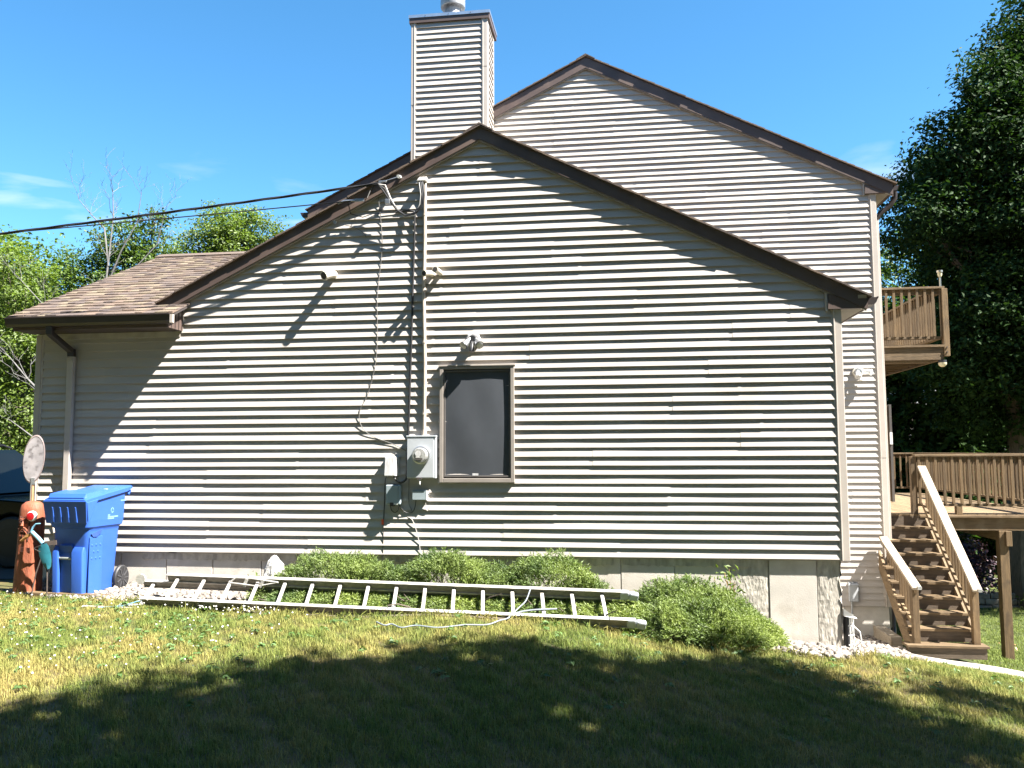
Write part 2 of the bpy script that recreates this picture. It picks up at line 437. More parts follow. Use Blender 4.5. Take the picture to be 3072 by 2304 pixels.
# ------------------------------------------------------------------ the house
EX = .1016            # course exposure
LIP = .0245
SY, CY = 4.4315, 3.7791   # plane of the tall gable wall, plane of the chimney front
house = empty('house', 'tan vinyl sided house with garage gable, taller gable and boxed chimney', 'house', (-1.6, 2.2, -.45))

def g_under(x): return 4.858 - .5 * abs(x + 1.6)        # underside of garage rake board
def t_under(x): return 7.775 - .5 * abs(x + .5)         # underside of tall rake board

mb = MB()
mb.prism([(-5.4, -.02), (2.40, -.02), (2.40, 2.86), (-1.6, 4.86), (-5.4, 2.96)], .004, SY + .2)
mb.prism([(.004, -.02), (6.0, -.02), (6.0, 2.80), (2.9, 4.24), (.004, 2.80)], -7.20, -5.3, 'x')
garage_wall = mb.build('garage_wall', SHEATH, house)
mb = MB()
mb.prism([(-5.0, -1.29), (4.155, -1.29), (4.155, 5.40), (-.5, 7.74), (-5.0, 5.48)], SY + .004, SY + 6.6)
main_wall = mb.build('main_wall', SHEATH, house)

def siding(parent, z0, k0, k1, lim, y, name='siding_panel', axis='y', plen=3.66, cut=None, seed=1):
    """double courses, split into panels with staggered laps; lim(z)->(u0,u1)"""
    r = random.Random(seed)
    def put(u, o, z): return (u, y - o, z) if axis == 'y' else (y + o, u, z)
    ph = [r.uniform(0, 6.28) for _ in range(8)]
    for k in range(k0, k1, 2):
        zz = [z0 + (k + c) * EX for c in (0, 1)]
        ends = [lim(z + .004) for z in zz]
        lo = min(e[0] for e in ends); hi = max(e[1] for e in ends)
        if hi - lo < .03: continue
        joints = []
        u = lo + r.uniform(.5, plen) if hi - lo > 1.2 else hi + 1
        while u < hi - .35:
            joints.append(u); u += plen + r.uniform(-.25, .05)
        cuts = [lo] + joints + [hi]
        for s in range(len(cuts) - 1):
            a, b = cuts[s], cuts[s + 1]
            if cut is not None and cut(.5 * (a + b), a, b, zz[1] + EX): continue
            mb = MB(); prox = .0032 * ((s + k // 2) % 2)
            amp = r.uniform(.3, 1.)
            for c, z in enumerate(zz):
                if k + c >= k1: continue
                a2 = max(a, ends[c][0]); b2 = min(b + (.03 if s < len(cuts) - 2 else 0), ends[c][1])
                if b2 - a2 < .02: continue
                m = max(2, int((b2 - a2) / .45) + 1)
                us = [a2 + (b2 - a2) * i / (m - 1) for i in range(m)]
                vs = []
                lipf = LIP + (.0013 if c else -.0006)
                for uu in us:
                    w = math.sin(uu * 2.1 + k * 1.7 + ph[k % 8]) + .6 * math.sin(uu * 4.7 + c * 2 + k)
                    o = lipf + prox + .0017 * amp * w
                    vs += [put(uu, o, z + .0008 * w), put(uu, .0015 + prox * .5, z + EX + .006), put(uu, 0, z + .001)]
                fs = []
                for i in range(m - 1):
                    p = 3 * i
                    fs += [(p, p + 3, p + 4, p + 1), (p + 2, p + 5, p + 3, p)]
                fs += [(0, 1, 2), (3 * m - 3, 3 * m - 1, 3 * m - 2)]
                mb.add(vs, fs)
            if mb.v: mb.build(name, SIDING, parent)

def lim_g(z):
    if z > 3.02: l = -1.6 - (4.858 - z) / .5 - .02
    elif z > 2.64: l = -5.30
    else: l = -7.14
    if z > 2.88: h = -1.6 + (4.858 - z) / .5 + .02
    elif z > 2.70: h = 2.265
    else: h = 2.325
    return l, h
siding(garage_wall, 0., 0, 48, lim_g, 0., seed=5)

def lim_t(z):
    l = max(-2.10, -.5 - (7.775 - z) / .5 - .02)
    if z < 3.3: l = 2.30
    h = min(3.985 if z > 5.33 else 4.07, -.5 + (7.775 - z) / .5 + .02)
    return l, h
hid = lambda x: np.interp(x, [-2.4, .9, 4.0], [6.9, 5.2, 3.65])
siding(main_wall, -1.2745, 0, 89, lim_t, SY, seed=9, cut=lambda m, a, b, z: z > 3.3 and z < hid(b) - .5)

# chimney
ch = MB().box(-3.40, -2.13, CY + .004, SY + .1, 3.6, 8.45).build('chimney', SHEATH, house)
zc = 6.2335
siding(ch, zc, -16, 22, lambda z: (-3.345, -2.215), CY, seed=3)
siding(ch, zc, -16, 22, lambda z: (CY + .09, SY - .07), -2.13, axis='x', seed=4)
def corner(parent, x0, x1, y, z0, z1, bead_left=True, joints=()):
    """vinyl corner board facing -Y with a raised bead"""
    w = x1 - x0; p = [(x0, y + .004), (x0, y - .022), (x0 + .022, y - .024), (x0 + .026, y - .032), (x0 + .034, y - .032), (x0 + .038, y - .025),
         (x1 - .006, y - .025), (x1, y - .022), (x1, y + .10), (x1 - .02, y + .10)]
    if not bead_left:
        p = [(x0 + x1 - a, b) for a, b in p[:8]] + [(x0, y + .10), (x0 + .02, y + .10)]
        p = p[::-1]
    zs = [z0] + list(joints) + [z1]
    for i in range(len(zs) - 1):
        q = p if i % 2 == 0 else [(a, b - .003) for a, b in p]
        MB().prism(q, zs[i], zs[i + 1] + (.004 if i < len(zs) - 2 else 0), 'z').build('corner_board', TRIM, parent)
corner(ch, -3.43, -3.34, CY, 4.2, 8.455, False, (7.02,))
corner(ch, -2.225, -2.115, CY, 4.2, 8.455, True, (7.62,))
MB().box(-2.132, -2.108, SY - .07, SY - .001, 4.2, 8.455).build('corner_board', TRIM, ch)
MB().box(-3.46, -2.08, CY - .045, SY + .12, 8.452, 8.535).build('chimney_band', BROWN, ch)
MB().box(-3.468, -2.070, CY - .056, SY + .13, 8.537, 8.590).build('chimney_cap', METAL, ch)
for x in (-3.18, -2.78, -2.40): MB().cyl((x, CY - .06, 8.56), (x, CY - .054, 8.56), .008, 8).build('cap_screw', RUST, ch)
mb = MB().lathe([(.145, 8.588), (.145, 8.83), (.12, 8.86), (.12, 9.0)], (-2.78, CY + .33, 0), 'z', 24)
mb.build('flue_pipe', FLUE, ch, True)
mb = MB().lathe([(.15, 8.90), (.19, 8.872), (.210, 8.868), (.214, 8.88), (.214, 9.14), (.19, 9.16), (.05, 9.22)], (-2.78, CY + .33, 0), 'z', 28)
mb.build('flue_cap', FLUE, ch, True)

corner(garage_wall, 2.318, 2.43, 0., -.012, 2.72, True)
corner(garage_wall, -7.238, -7.135, 0., -.012, 2.66, False)
corner(main_wall, 4.07, 4.19, SY, -1.285, 5.335, True, (1.05, 4.62))

# concrete foundation in form-width panels
fnd = MB().box(-7.15, 2.29, .05, .25, -2.0, -.022).build('foundation', CONC, house)
x = -7.17; i = 0
edges = [-7.17, -6.62, -6.03, -5.44, -4.85, -4.24, -3.64, -3.04, -2.45, -1.85, -1.24, -.62, -.02, .57, 1.17, 1.58, 2.085, 2.33]
for a, b in zip(edges[:-1], edges[1:]):
    y = .019 + .002 * ((i * 7) % 3)
    z0 = zgf(.5 * (a + b), 0) - .25
    rough = i in (14, 16)
    mb = MB()
    m = 9 if rough else 2
    if rough:                                                  # spalled, board marked concrete
        nz = 26; rr = random.Random(i)
        for q in range(m):
            for w in range(nz):
                mb.v.append((a + .004 + (b - a - .008) * q / (m - 1), y + (rr.uniform(-.003, .003) if 0 < q < m - 1 else .004), z0 + (-.005 - z0) * w / (nz - 1)))
        for q in range(m - 1):
            for w in range(nz - 1):
                mb.f.append((q * nz + w, (q + 1) * nz + w, (q + 1) * nz + w + 1, q * nz + w + 1))
        mb.build('foundation_panel', CONCR, fnd)
    else:
        mb.box(a + .004, b - .004, y, .06, z0, -.005)
        if i < 5:
            # rough broken edge of the parging under the siding at the left
            mb.build('foundation_panel', CONC, fnd, bevel=.006)
        else:
            mb.build('foundation_panel', CONC, fnd, bevel=.004)
    i += 1
rr = random.Random(17)
for (xa, xb) in ((-5.75, -4.0), (-3.95, -2.3), (-2.2, -.1), (0., 1.5)):
    mb = MB(); n_ = int((xb - xa) / .035); pts = []
    for q in range(n_ + 1):
        pts.append((xa + (xb - xa) * q / n_, -.085 - .016 * abs(math.sin(q * 1.3)) * rr.uniform(.2, 1.6)))
    for q in range(n_):
        (x0_, z0_), (x1_, z1_) = pts[q], pts[q + 1]
        k_ = len(mb.v)
        mb.v += [(x0_, .012, z0_), (x1_, .012, z1_), (x1_, .010, -.004), (x0_, .010, -.004), (x0_, .0225, z0_ - .004), (x1_, .0225, z1_ - .004)]
        mb.f += [(k_, k_ + 1, k_ + 2, k_ + 3), (k_ + 4, k_ + 5, k_ + 1, k_)]
    mb.build('parging_edge', CONCR, fnd)
rr = random.Random(3)
mb = MB()
nz = 30; ny_ = 6
for q in range(ny_):
    for w in range(nz):
        mb.v.append((2.335 + rr.uniform(-.028, .012) * (1 if q < 3 else .4), .014 + .055 * q, -1.5 + 1.49 * w / (nz - 1)))
for q in range(ny_ - 1):
    for w in range(nz - 1): mb.f.append((q * nz + w, (q + 1) * nz + w, (q + 1) * nz + w + 1, q * nz + w + 1))
mb.build('foundation_corner', CONCR, fnd)
MB().box(2.20, 2.30, .28, SY, -2.2, -.02).build('foundation_panel', CONC, fnd)
for a, b in ((2.32, 2.95), (2.955, 3.47), (3.475, 4.145)):
    MB().box(a, b, SY + .016, SY + .3, -2.4, -1.277).build('foundation_panel', CONC, fnd, bevel=.004)
MB().box(4.0, 4.15, SY + .32, SY + 6.4, -2.6, -1.28).build('foundation_panel', CONC, fnd)

# ---- roofs
roof = MB().prism([(-5.62, 2.975), (-1.6, 4.985), (2.70, 2.835), (2.70, 2.80), (-1.6, 4.95), (-5.62, 2.94)], -.058, SY + .02).build('roof', SHEDGE, house)
def courses(parent, xa, za, xe, ze, y0, y1):
    """shingle courses from the eave (xa,za) up to the ridge (xe,ze); edges show as small steps along the rake"""
    L = math.hypot(xe - xa, ze - za); dx, dz = (xe - xa) / L, (ze - za) / L
    nx_, nz_ = -dz * math.copysign(1, dx), abs(dx)
    n = int(L / .143) + 1; r = random.Random(int(100 * abs(xa)))
    for k in range(n):
        s0 = k * .143; s1 = min(s0 + .30, L + .02)
        t0, t1 = .018, .006
        def P(s, h): return (xa + dx * s + nx_ * h, za + dz * s + nz_ * h)
        e = r.uniform(-.008, .008)
        MB().prism([P(s0, 0), P(s1, -.004), P(s1, t1), P(s0, t0 + .004)], y0 + e, y1).build('shingle_course', SH[r.choice((0, 2, 3))], parent)
courses(roof, -5.62, 3.000, -1.6, 5.010, -.098, SY)
courses(roof, 2.74, 2.840, -1.6, 5.010, -.098, SY)
MB().prism([(-1.76, 4.960), (-1.6, 5.050), (-1.44, 4.960), (-1.44, 4.945), (-1.6, 5.030), (-1.76, 4.945)], -.104, SY).build('ridge_cap', SH[2], roof)
def rake(parent, xc, under, xl, xr, y0, y1, h, mat):
    for xe in (xl, xr):
        zc_, ze = under(xc), under(xe)
        MB().prism([(xc, zc_), (xe, ze), (xe, ze + h), (xc, zc_ + h)], y0, y1).build('rake_board', mat, parent)
        MB().prism([(xc, zc_ - .018), (xe, ze - .018), (xe, ze - .001), (xc, zc_ - .001)], y0 + .012, y1).build('rake_trim', WFRAME, parent)
rake(roof, -1.6, g_under, -5.60, 2.69, -.066, -.022, .158, BROWN)

roof2 = MB().prism([(-5.47, 5.46), (-.5, 7.945), (4.46, 5.465), (4.46, 5.425), (-.5, 7.905), (-5.47, 5.42)], SY - .056, SY + 6.8).build('roof', SHEDGE, house)
courses(roof2, -5.50, 5.472, -.5, 7.972, SY - .094, SY + 6.8)
courses(roof2, 4.50, 5.472, -.5, 7.972, SY - .094, SY + 6.8)
MB().prism([(-.66, 7.922), (-.5, 8.012), (-.34, 7.922), (-.34, 7.907), (-.5, 7.992), (-.66, 7.907)], SY - .100, SY + 6.8).build('ridge_cap', SH[2], roof2)
rake(roof2, -.5, t_under, -5.46, 4.45, SY - .064, SY - .022, .182, BROWN)

# right eave of the garage: boxed return, soffit, fascia, gutter
def eave_right(parent, x0, x1, z, ya, yb, top0, name):
    MB().prism([(x0, z), (x1, z), (x1, z + .05), (x0 + .01, top0)], ya, ya + .06).build('eave_return', BROWN, parent)
    MB().box(x0 - .026, x0 - .001, ya + .012, ya + .04, z - .02, top0 + .01).build('return_trim', TRIM, parent)
    for k in range(9):
        a = x0 + .13 + k * (x1 - x0 - .13) / 9; b = a + (x1 - x0 - .13) / 9 - .006
        MB().box(a, b, ya + .062, yb, z + .002, z + .014).build('soffit_panel', SOFFITT, parent)
    MB().box(x1 - .001, x1 + .02, ya - .0, yb, z - .005, z + .165).build('fascia', BROWN, parent)
    g = [(x1 + .021, z + .125), (x1 + .021, z + .045), (x1 + .10, z + .045), (x1 + .125, z + .075), (x1 + .14, z + .128), (x1 + .15, z + .128),
         (x1 + .15, z + .135), (x1 + .134, z + .135), (x1 + .118, z + .08), (x1 + .096, z + .052), (x1 + .028, z + .052), (x1 + .028, z + .125)]
    gt = MB().prism(g, ya + .05, yb).build('gutter', GUTTER, parent)
    MB().prism(g[:6], ya + .044, ya + .049).build('gutter_end', GUTTER, gt)
eave_right(roof, 2.285, 2.684, 2.722, -.056, SY - .02, 2.895, 'g')
eave_right(roof2, 4.012, 4.42, 5.342, SY - .054, SY + 6.5, 5.50, 't')
MB().box(2.60, 2.688, -.074, -.0665, 2.83, 2.868).build('bare_wood_patch', WOODCAP, roof)
gl = MB().prism([(-5.48, 5.36), (-5.48, 5.45), (-5.62, 5.45), (-5.60, 5.40), (-5.57, 5.36)], SY - .02, SY + 6.5).build('gutter', GUTTER, roof2)
MB().box(-5.47, -5.0, SY - .01, SY + 6.5, 5.34, 5.36).build('soffit_panel', SOFFIT, roof2)

# front facing roof of the left wing: individual shingle tabs
sl = .467
def wz(y): return 2.845 + sl * (y + .42)
RY = 2.84
roof3 = MB().prism([(-.38, wz(-.38) - .035), (RY, wz(RY) - .035), (6.2, wz(RY) - .035 - sl * (6.2 - RY)), (6.2, wz(RY) - .075 - sl * (6.2 - RY)), (RY, wz(RY) - .075), (-.38, wz(-.38) - .065)], -7.30, -5.75, 'x').build('roof', SHEDGE, house)
MB().prism([(-.38, wz(-.38) - .034), (-.052, wz(-.052) - .034), (-.052, wz(-.052) - .065), (-.38, wz(-.38) - .065)], -5.75, -5.20, 'x').build('roof_deck', SHEDGE, roof3)
def tab_right(y):
    if y < -.08: return -5.195
    return min(-5.2, -1.6 - (5.0 - wz(y)) / .5 + .06)
L3 = math.hypot(1, sl); cy_, cz_ = 1 / L3, sl / L3
r = random.Random(21)
k = 0; tabs = 0
rest = [MB() for _ in SH]                       # tabs beyond the first 290, near the ridge
while True:
    y = -.425 + k * .143 * cy_
    if y > RY - .05: break
    xr = tab_right(y + .02); xl = -7.33
    x = xl + r.uniform(-.1, 0)
    while x < xr - .02:
        w = r.uniform(.085, .17)
        a, b = max(x, xl), min(x + w, xr)
        if b - a > .015:
            t = r.choice((.004, .006, .013, .015))
            y1_ = min(y + .165 * cy_, RY)
            h0 = wz(y) - .028; h1 = wz(y1_) - .032
            ci = r.choice((0, 0, 0, 1, 1, 2, 2, 3, 3))
            mb = MB() if tabs < 290 else rest[ci]
            mb.hexa([(a, y, h0), (b, y, h0), (b, y1_, h1), (a, y1_, h1)],
                    [(a + .002, y, h0 + t + .010), (b - .002, y, h0 + t + .010), (b - .002, y1_, h1 + .006), (a + .002, y1_, h1 + .006)])
            if tabs < 290: mb.build('shingle', SH[ci], roof3)
            tabs += 1
        x += w
    k += 1
for mb, m_ in zip(rest, SH):
    if mb.v: tag(mb.build('upper_shingles', m_, roof3), kind='stuff')
MB().hexa([(-7.33, RY - .14, wz(RY) - .06), (-4.9, RY - .14, wz(RY) - .06), (-4.9, RY + .14, wz(RY) - .06), (-7.33, RY + .14, wz(RY) - .06)],
          [(-7.33, RY - .02, wz(RY) + .004), (-4.9, RY - .02, wz(RY) + .004), (-4.9, RY + .02, wz(RY) + .004), (-7.33, RY + .02, wz(RY) + .004)]).build('ridge_cap', SH[0], roof3)
# back slope
MB().prism([(RY, wz(RY) - .03), (6.25, wz(RY) - .03 - sl * (6.25 - RY)), (6.25, wz(RY) - .02 - sl * (6.25 - RY)), (RY, wz(RY) - .015)], -7.33, -5.0, 'x').build('shingle_slope', SH[0], roof3)
MB().prism([(-.36, wz(-.36) - .17), (RY, wz(RY) - .17), (RY, wz(RY) - .04), (-.36, wz(-.36) - .04)], -7.325, -7.30, 'x').build('rake_board', BROWN, roof3)
MB().box(-7.30, -5.30, -.358, -.33, 2.665, 2.83).build('fascia', BROWN, roof3)
for k in range(13):
    MB().box(-7.30, -5.305, -.328 + k * .025, -.328 + k * .025 + .022, 2.668, 2.68).build('soffit_panel', SOFFIT, roof3)
g = [(a - .09, b) for a, b in ((-.27, 2.815), (-.27, 2.70), (-.335, 2.70), (-.36, 2.73), (-.372, 2.80), (-.384, 2.80), (-.384, 2.812), (-.364, 2.812), (-.35, 2.735), (-.33, 2.708), (-.278, 2.708), (-.278, 2.815))]
gt = MB().prism(g, -7.33, -5.215, 'x').build('gutter', GUTTER, roof3)
MB().prism(g[:6], -5.213, -5.208, 'x').build('gutter_end', GUTTER, gt)
MB().box(-5.207, -5.17, -.465, -.43, 2.70, 2.80).build('loose_flashing', TRIM, gt)
MB().prism([(-.34, 2.665), (-.02, 2.665), (-.02, 2.985), (-.34, 2.835)], -5.318, -5.292, 'x').build('eave_return', BROWN, roof3)
for y in (-.28, -.20, -.12, -.05):
    MB().box(-5.291, -5.286, y, y + .006, 2.668, 2.86 + (y + .28) * .5).build('return_rib', GUTTER, roof3)
MB().box(-5.318, -5.285, -.022, -.0, 2.63, 3.02).build('return_trim', TRIM, roof3)
MB().box(-7.13, -5.32, -.030, -.002, 2.595, 2.664).build('frieze', SHEATH, roof3)

# downspout at the left corner
dp = MB(); dp.box(-6.765, -6.685, -.088, -.030, -.36, 2.40)
ds = dp.build('downspout', TRIM, house, bevel=.006)
mb = MB(); mb.bar((-6.775, -.40, 2.71), (-6.772, -.395, 2.60), .08, .06, (0, 1, 0)); mb.bar((-6.772, -.405, 2.62), (-6.73, -.06, 2.44), .08, .06, (0, 0, 1)); mb.bar((-6.73, -.06, 2.47), (-6.725, -.06, 2.36), .084, .062, (0, 1, 0))
mb.build('elbow', GUTTER, ds, bevel=.008)
for k in range(5): MB().box(-6.768, -6.682, -.092, -.03, 2.365 - k * .014, 2.371 - k * .014).build('crimp', TRIM, ds)
# downspout on the right hand side of the tall gable
mb = MB(); mb.box(4.195, 4.265, SY + .13, SY + .20, -1.75, 5.05)
ds = mb.build('downspout', TRIM, house, bevel=.006)
mb = MB(); mb.tube([(4.53, SY + .12, 5.40), (4.53, SY + .13, 5.30), (4.46, SY + .15, 5.18), (4.30, SY + .16, 5.06), (4.235, SY + .165, 4.95)], .042, 10)
mb.build('elbow', GUTTER, ds, True)
mb = MB(); mb.tube([(4.24, SY + .165, -1.10), (4.24, SY + .16, -1.62), (4.22, SY + .10, -1.74), (4.16, SY - .04, -1.79)], .043, 10)
mb.build('outlet', GUTTER, ds, True)

# window with dark screen
wx0, wx1, wz0, wz1 = -2.074, -1.202, .825, 2.165
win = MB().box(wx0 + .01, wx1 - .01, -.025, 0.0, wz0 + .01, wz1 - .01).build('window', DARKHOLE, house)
f = .043
for a, b, c, d in ((wx0, wx0 + f, wz0, wz1), (wx1 - f, wx1, wz0, wz1), (wx0 + f, wx1 - f, wz1 - f * .8, wz1), (wx0 + f, wx1 - f, wz0, wz0 + f * 1.1)):
    MB().box(a, b, -.062, -.018, c, d).build('frame', WFRAME, win, bevel=.004)
for a, b, c, d in ((wx0 + f + .002, wx0 + f + .022, wz0 + .06, wz1 - .045), (wx1 - f - .022, wx1 - f - .002, wz0 + .06, wz1 - .045), (wx0 + f + .024, wx1 - f - .024, wz1 - .064, wz1 - .045), (wx0 + f + .024, wx1 - f - .024, wz0 + .06, wz0 + .078)):
    MB().box(a, b, -.050, -.020, c, d).build('sash', WFRAME2, win, bevel=.003)
MB().box(wx0 - .012, wx1 + .012, -.070, -.012, wz1 + .002, wz1 + .016).build('drip_cap', TRIM, win)
mb = MB(); n1, n2 = 14, 20
for i in range(n1):
    for j in range(n2):
        u, v = i / (n1 - 1), j / (n2 - 1)
        dent = .004 * math.exp(-((u - .55) ** 2 + (v - .5) ** 2) * 60)
        mb.v.append((wx0 + f + .024 + u * (wx1 - wx0 - 2 * f - .048), -.030 - .010 * math.sin(math.pi * u) * math.sin(math.pi * v) + dent + .002 * math.sin(9 * u + 5 * v), wz0 + .079 + v * (wz1 - wz0 - .145)))
for i in range(n1 - 1):
    for j in range(n2 - 1): mb.f.append((i * n2 + j, (i + 1) * n2 + j, (i + 1) * n2 + j + 1, i * n2 + j + 1))
mb.build('screen', SCREEN, win, True)
MB().box(-1.69, -1.62, -.052, -.0505, wz0 + .08, wz0 + .105).build('paper_tag', PALEBOX, win)

# door leaf standing open on the deck side
dr = MB().box(4.20, 5.35, 8.0, 8.05, .15, 2.06).build('open_door', M('brown_door', (.16, .12, .085), .6, .15, 6, (6, 6, 1)), house)
MB().box(5.352, 5.40, 7.98, 8.07, .14, 2.08).build('door_edge', WFRAME2, dr)
MB().box(5.34, 5.39, 7.94, 7.978, 1.28, 1.52).build('handle', WHITE, dr)
# back window openings on the hidden sides are left plain

# ------------------------------------------------------------------ things fixed on the garage wall
# electric service: mast, weatherhead, meter
t = empty('service_mast', 'slim tan conduit running up the gable wall to a weatherhead', 'conduit', (-2.26, -.03, 1.37))
MB().tube([(-2.26, -.035, 1.36), (-2.255, -.034, 2.2), (-2.272, -.036, 3.0), (-2.262, -.035, 3.7), (-2.262, -.04, 4.38)], .0215, 10).build('pipe', CONDUIT, t, True)
for z in (1.62, 2.46, 3.30, 3.98):
    s = MB().lathe([(.026, -.011), (.026, .011)], (-2.264, -.036, z), 'z', 12)
    s.box(-2.262, -2.215, -.022, -.016, z - .011, z + .011); s.build('strap', CONDUIT, t)
MB().cyl((-2.26, -.035, 1.36), (-2.26, -.035, 1.43), .032, 12).build('hub', CONDUIT, t, True)
MB().hexa([(-2.35, -.12, 4.37), (-2.235, -.12, 4.37), (-2.235, -.005, 4.37), (-2.35, -.005, 4.37)], [(-2.32, -.10, 4.425), (-2.225, -.10, 4.425), (-2.225, -.01, 4.43), (-2.32, -.01, 4.43)]).build('weatherhead', ALU, t, bevel=.01)
for k, (col, dx) in enumerate(((BLACK, 0), (BLACK, .02), (CABLEW, -.02))):
    pts = [(-2.30 + dx, -.10, 4.38), (-2.27 + dx, -.13, 4.20), (-2.28 + dx, -.13, 4.08), (-2.36, -.12, 3.985 - .015 * k), (-2.48, -.12, 3.96 - .01 * k), (-2.58, -.12, 4.03), (-2.66, -.13, 4.14 + .02 * k), (-2.72, -.14, 4.23 + .05 * k), (-2.80, -.15, 4.34)]
    MB().tube(pts, .012 if k < 2 else .009, 8).build('lead_wire', col, t, True)
MB().box(-2.72, -2.66, -.15, -.11, 4.10, 4.16).build('splice_clamp', METAL, t, bevel=.006)
MB().box(-2.79, -2.745, -.15, -.11, 4.02, 4.055).build('splice_clamp', BLACK, t, bevel=.006)

m = empty('electric_meter', 'grey electric meter box with round glass meter left of the window', 'meter', (-2.27, 0, .873))
mx0, mx1, mz0, mz1 = -2.447, -2.105, .873, 1.36
MB().box(mx0, mx1, -.105, -.017, mz0, mz1).build('box', GREYBOX, m, bevel=.008)
MB().box(mx0 + .004, mx1 - .026, -.113, -.106, mz0 + .01, mz1 - .016).build('cover', GREYBOX, m, bevel=.004)
MB().box(mx0 - .006, mx1 + .004, -.118, -.015, mz1 - .012, mz1 + .006).build('top_lip', GREYBOX, m, bevel=.003)
MB().lathe([(.098, -.112), (.104, -.118), (.104, -.150), (.090, -.156)], (-2.272, 0, 1.140), 'y', 28).build('ring', METAL, m, True)
gl_ = MB().lathe([(.086, -.150), (.086, -.215), (.076, -.235), (.03, -.240)], (-2.272, 0, 1.140), 'y', 28).build('meter_glass', M('meter_glass', (.25, .25, .24), .08, .3, 30, spec=.8), m, True)
MB().box(-2.315, -2.232, -.2425, -.2405, 1.085, 1.108).build('meter_display', DARKHOLE, gl_)
MB().box(-2.308, -2.262, -.2425, -.2405, 1.115, 1.124).build('meter_label', WHITE, gl_)
MB().lathe([(.030, -.241), (.034, -.243)], (-2.28, 0, 1.158), 'y', 18).build('meter_dial', PALEBOX, gl_)
MB().box(-2.325, -2.27, -.128, -.106, .866, .884).build('latch', RUST, m)
MB().cyl((-2.288, -.12, .868), (-2.288, -.12, .838), .004, 6).build('seal_wire', METAL, m)
MB().box(-2.296, -2.280, -.124, -.116, .805, .842).build('seal_tag', WHITE, m, bevel=.003)
t = MB().thing
MB().hexa([(-2.722, -.095, .90), (-2.585, -.095, .90), (-2.555, -.017, .90), (-2.715, -.017, .90)], [(-2.715, -.085, 1.12), (-2.60, -.085, 1.12), (-2.552, -.017, 1.13), (-2.712, -.017, 1.13)]).thing('cable_box', PALEBOX, 'weathered whitish utility box left of the electric meter', 'utility box', (-2.64, 0, .90), 'utility boxes on the wall', bevel=.008)
q = empty('cable_box', 'blue grey utility box below the whitish one', 'utility box', (-2.60, 0, .56), 'utility boxes on the wall')
MB().box(-2.702, -2.525, -.085, -.017, .572, .80).build('box', GREYBOX2, q, bevel=.012)
MB().box(-2.695, -2.555, -.097, -.086, .59, .795).build('lid', GREYBOX2, q, bevel=.008)
MB().box(-2.646, -2.606, -.100, -.03, .556, .598).build('clasp', RUST, q)
MB().box(-2.60, -2.555, -.099, -.0975, .575, .587).build('sticker', WHITE, q)
q = empty('cable_box', 'small wide grey utility box under the electric meter', 'utility box', (-2.30, 0, .62), 'utility boxes on the wall')
MB().box(-2.392, -2.225, -.070, -.017, .625, .735).build('box', GREYBOX2, q, bevel=.006)
MB().box(-2.224, -2.214, -.072, -.017, .623, .738).build('end_plate', WHITE, q)
MB().lathe([(.016, 0), (.016, .02)], (-2.214, -.045, .69), 'x', 12).build('connector', METAL, q)

def cable(name, pts, rad, mat, label, cat='cable', group=None, n=6):
    # smooth the polyline (Catmull-Rom)
    P = [Vector(p) for p in pts]; out = []
    for i in range(len(P) - 1):
        p0, p1, p2, p3 = P[max(i - 1, 0)], P[i], P[i + 1], P[min(i + 2, len(P) - 1)]
        for k in range(5):
            s = k / 5
            out.append(.5 * ((2 * p1) + (p2 - p0) * s + (2 * p0 - 5 * p1 + 4 * p2 - p3) * s * s + (3 * p1 - p0 - 3 * p2 + p3) * s ** 3))
    out.append(P[-1])
    return MB().tube(out, rad, n).thing(name, mat, label, cat, pts[0], group, smooth=True)
cable('wall_cable', [(-2.62, -.03, 4.03), (-2.40, -.035, 4.03), (-2.385, -.04, 3.9), (-2.391, -.03, 3.6), (-2.405, -.03, 3.1), (-2.413, -.03, 2.68), (-2.432, -.03, 2.0), (-2.45, -.03, 1.37), (-2.462, -.035, 1.15), (-2.458, -.05, .95), (-2.47, -.06, .86), (-2.53, -.07, .825), (-2.59, -.06, .86), (-2.61, -.05, .90)], .0125, BLACK, 'thick black cable hanging down the wall beside the conduit')
cable('wall_cable', [(-2.95, -.10, 4.20), (-2.866, -.05, 4.372), (-2.806, -.03, 3.973), (-2.785, -.03, 3.578), (-2.837, -.03, 3.021), (-2.834, -.03, 2.688), (-2.847, -.03, 2.248), (-2.939, -.03, 1.866), (-3.033, -.03, 1.676), (-3.031, -.03, 1.513), (-2.907, -.03, 1.376), (-2.627, -.03, 1.266), (-2.46, -.05, 1.185)], .0042, CABLE, 'thin grey cable curving left in a loose bow down the wall')
cable('wall_cable', [(-2.70, -.06, .90), (-2.725, -.03, .82), (-2.735, -.025, .5), (-2.742, -.025, .35), (-2.748, -.02, .0), (-2.75, -.02, -.15)], .005, BLACK, 'thin black wire dropping from the whitish utility box to the ground')
cable('wall_cable', [(-2.55, -.05, .57), (-2.50, -.04, .50), (-2.44, -.03, .475), (-2.39, -.03, .49), (-2.36, -.04, .56), (-2.35, -.05, .63)], .0045, BLACK, 'short sagging black wire between the two lower utility boxes')
cable('wall_cable', [(-2.65, -.06, .57), (-2.64, -.05, .51), (-2.60, -.045, .48), (-2.56, -.05, .51), (-2.545, -.06, .57)], .005, BLACK, 'black loop of wire hanging under the blue grey utility box')
cable('wall_cable', [(-2.44, -.03, .87), (-2.44, -.03, .60), (-2.41, -.03, .52), (-2.40, -.03, .49)], .004, CABLE, 'short grey wire from the meter down to the lower boxes')
cable('wall_cable', [(-2.46, -.02, .43), (-2.40, -.035, .40), (-2.35, -.035, .28), (-2.31, -.03, .10), (-2.295, -.03, -.12), (-2.29, -.04, -.3)], .004, CABLEW, 'pale cable bowing down into the juniper below the meter')
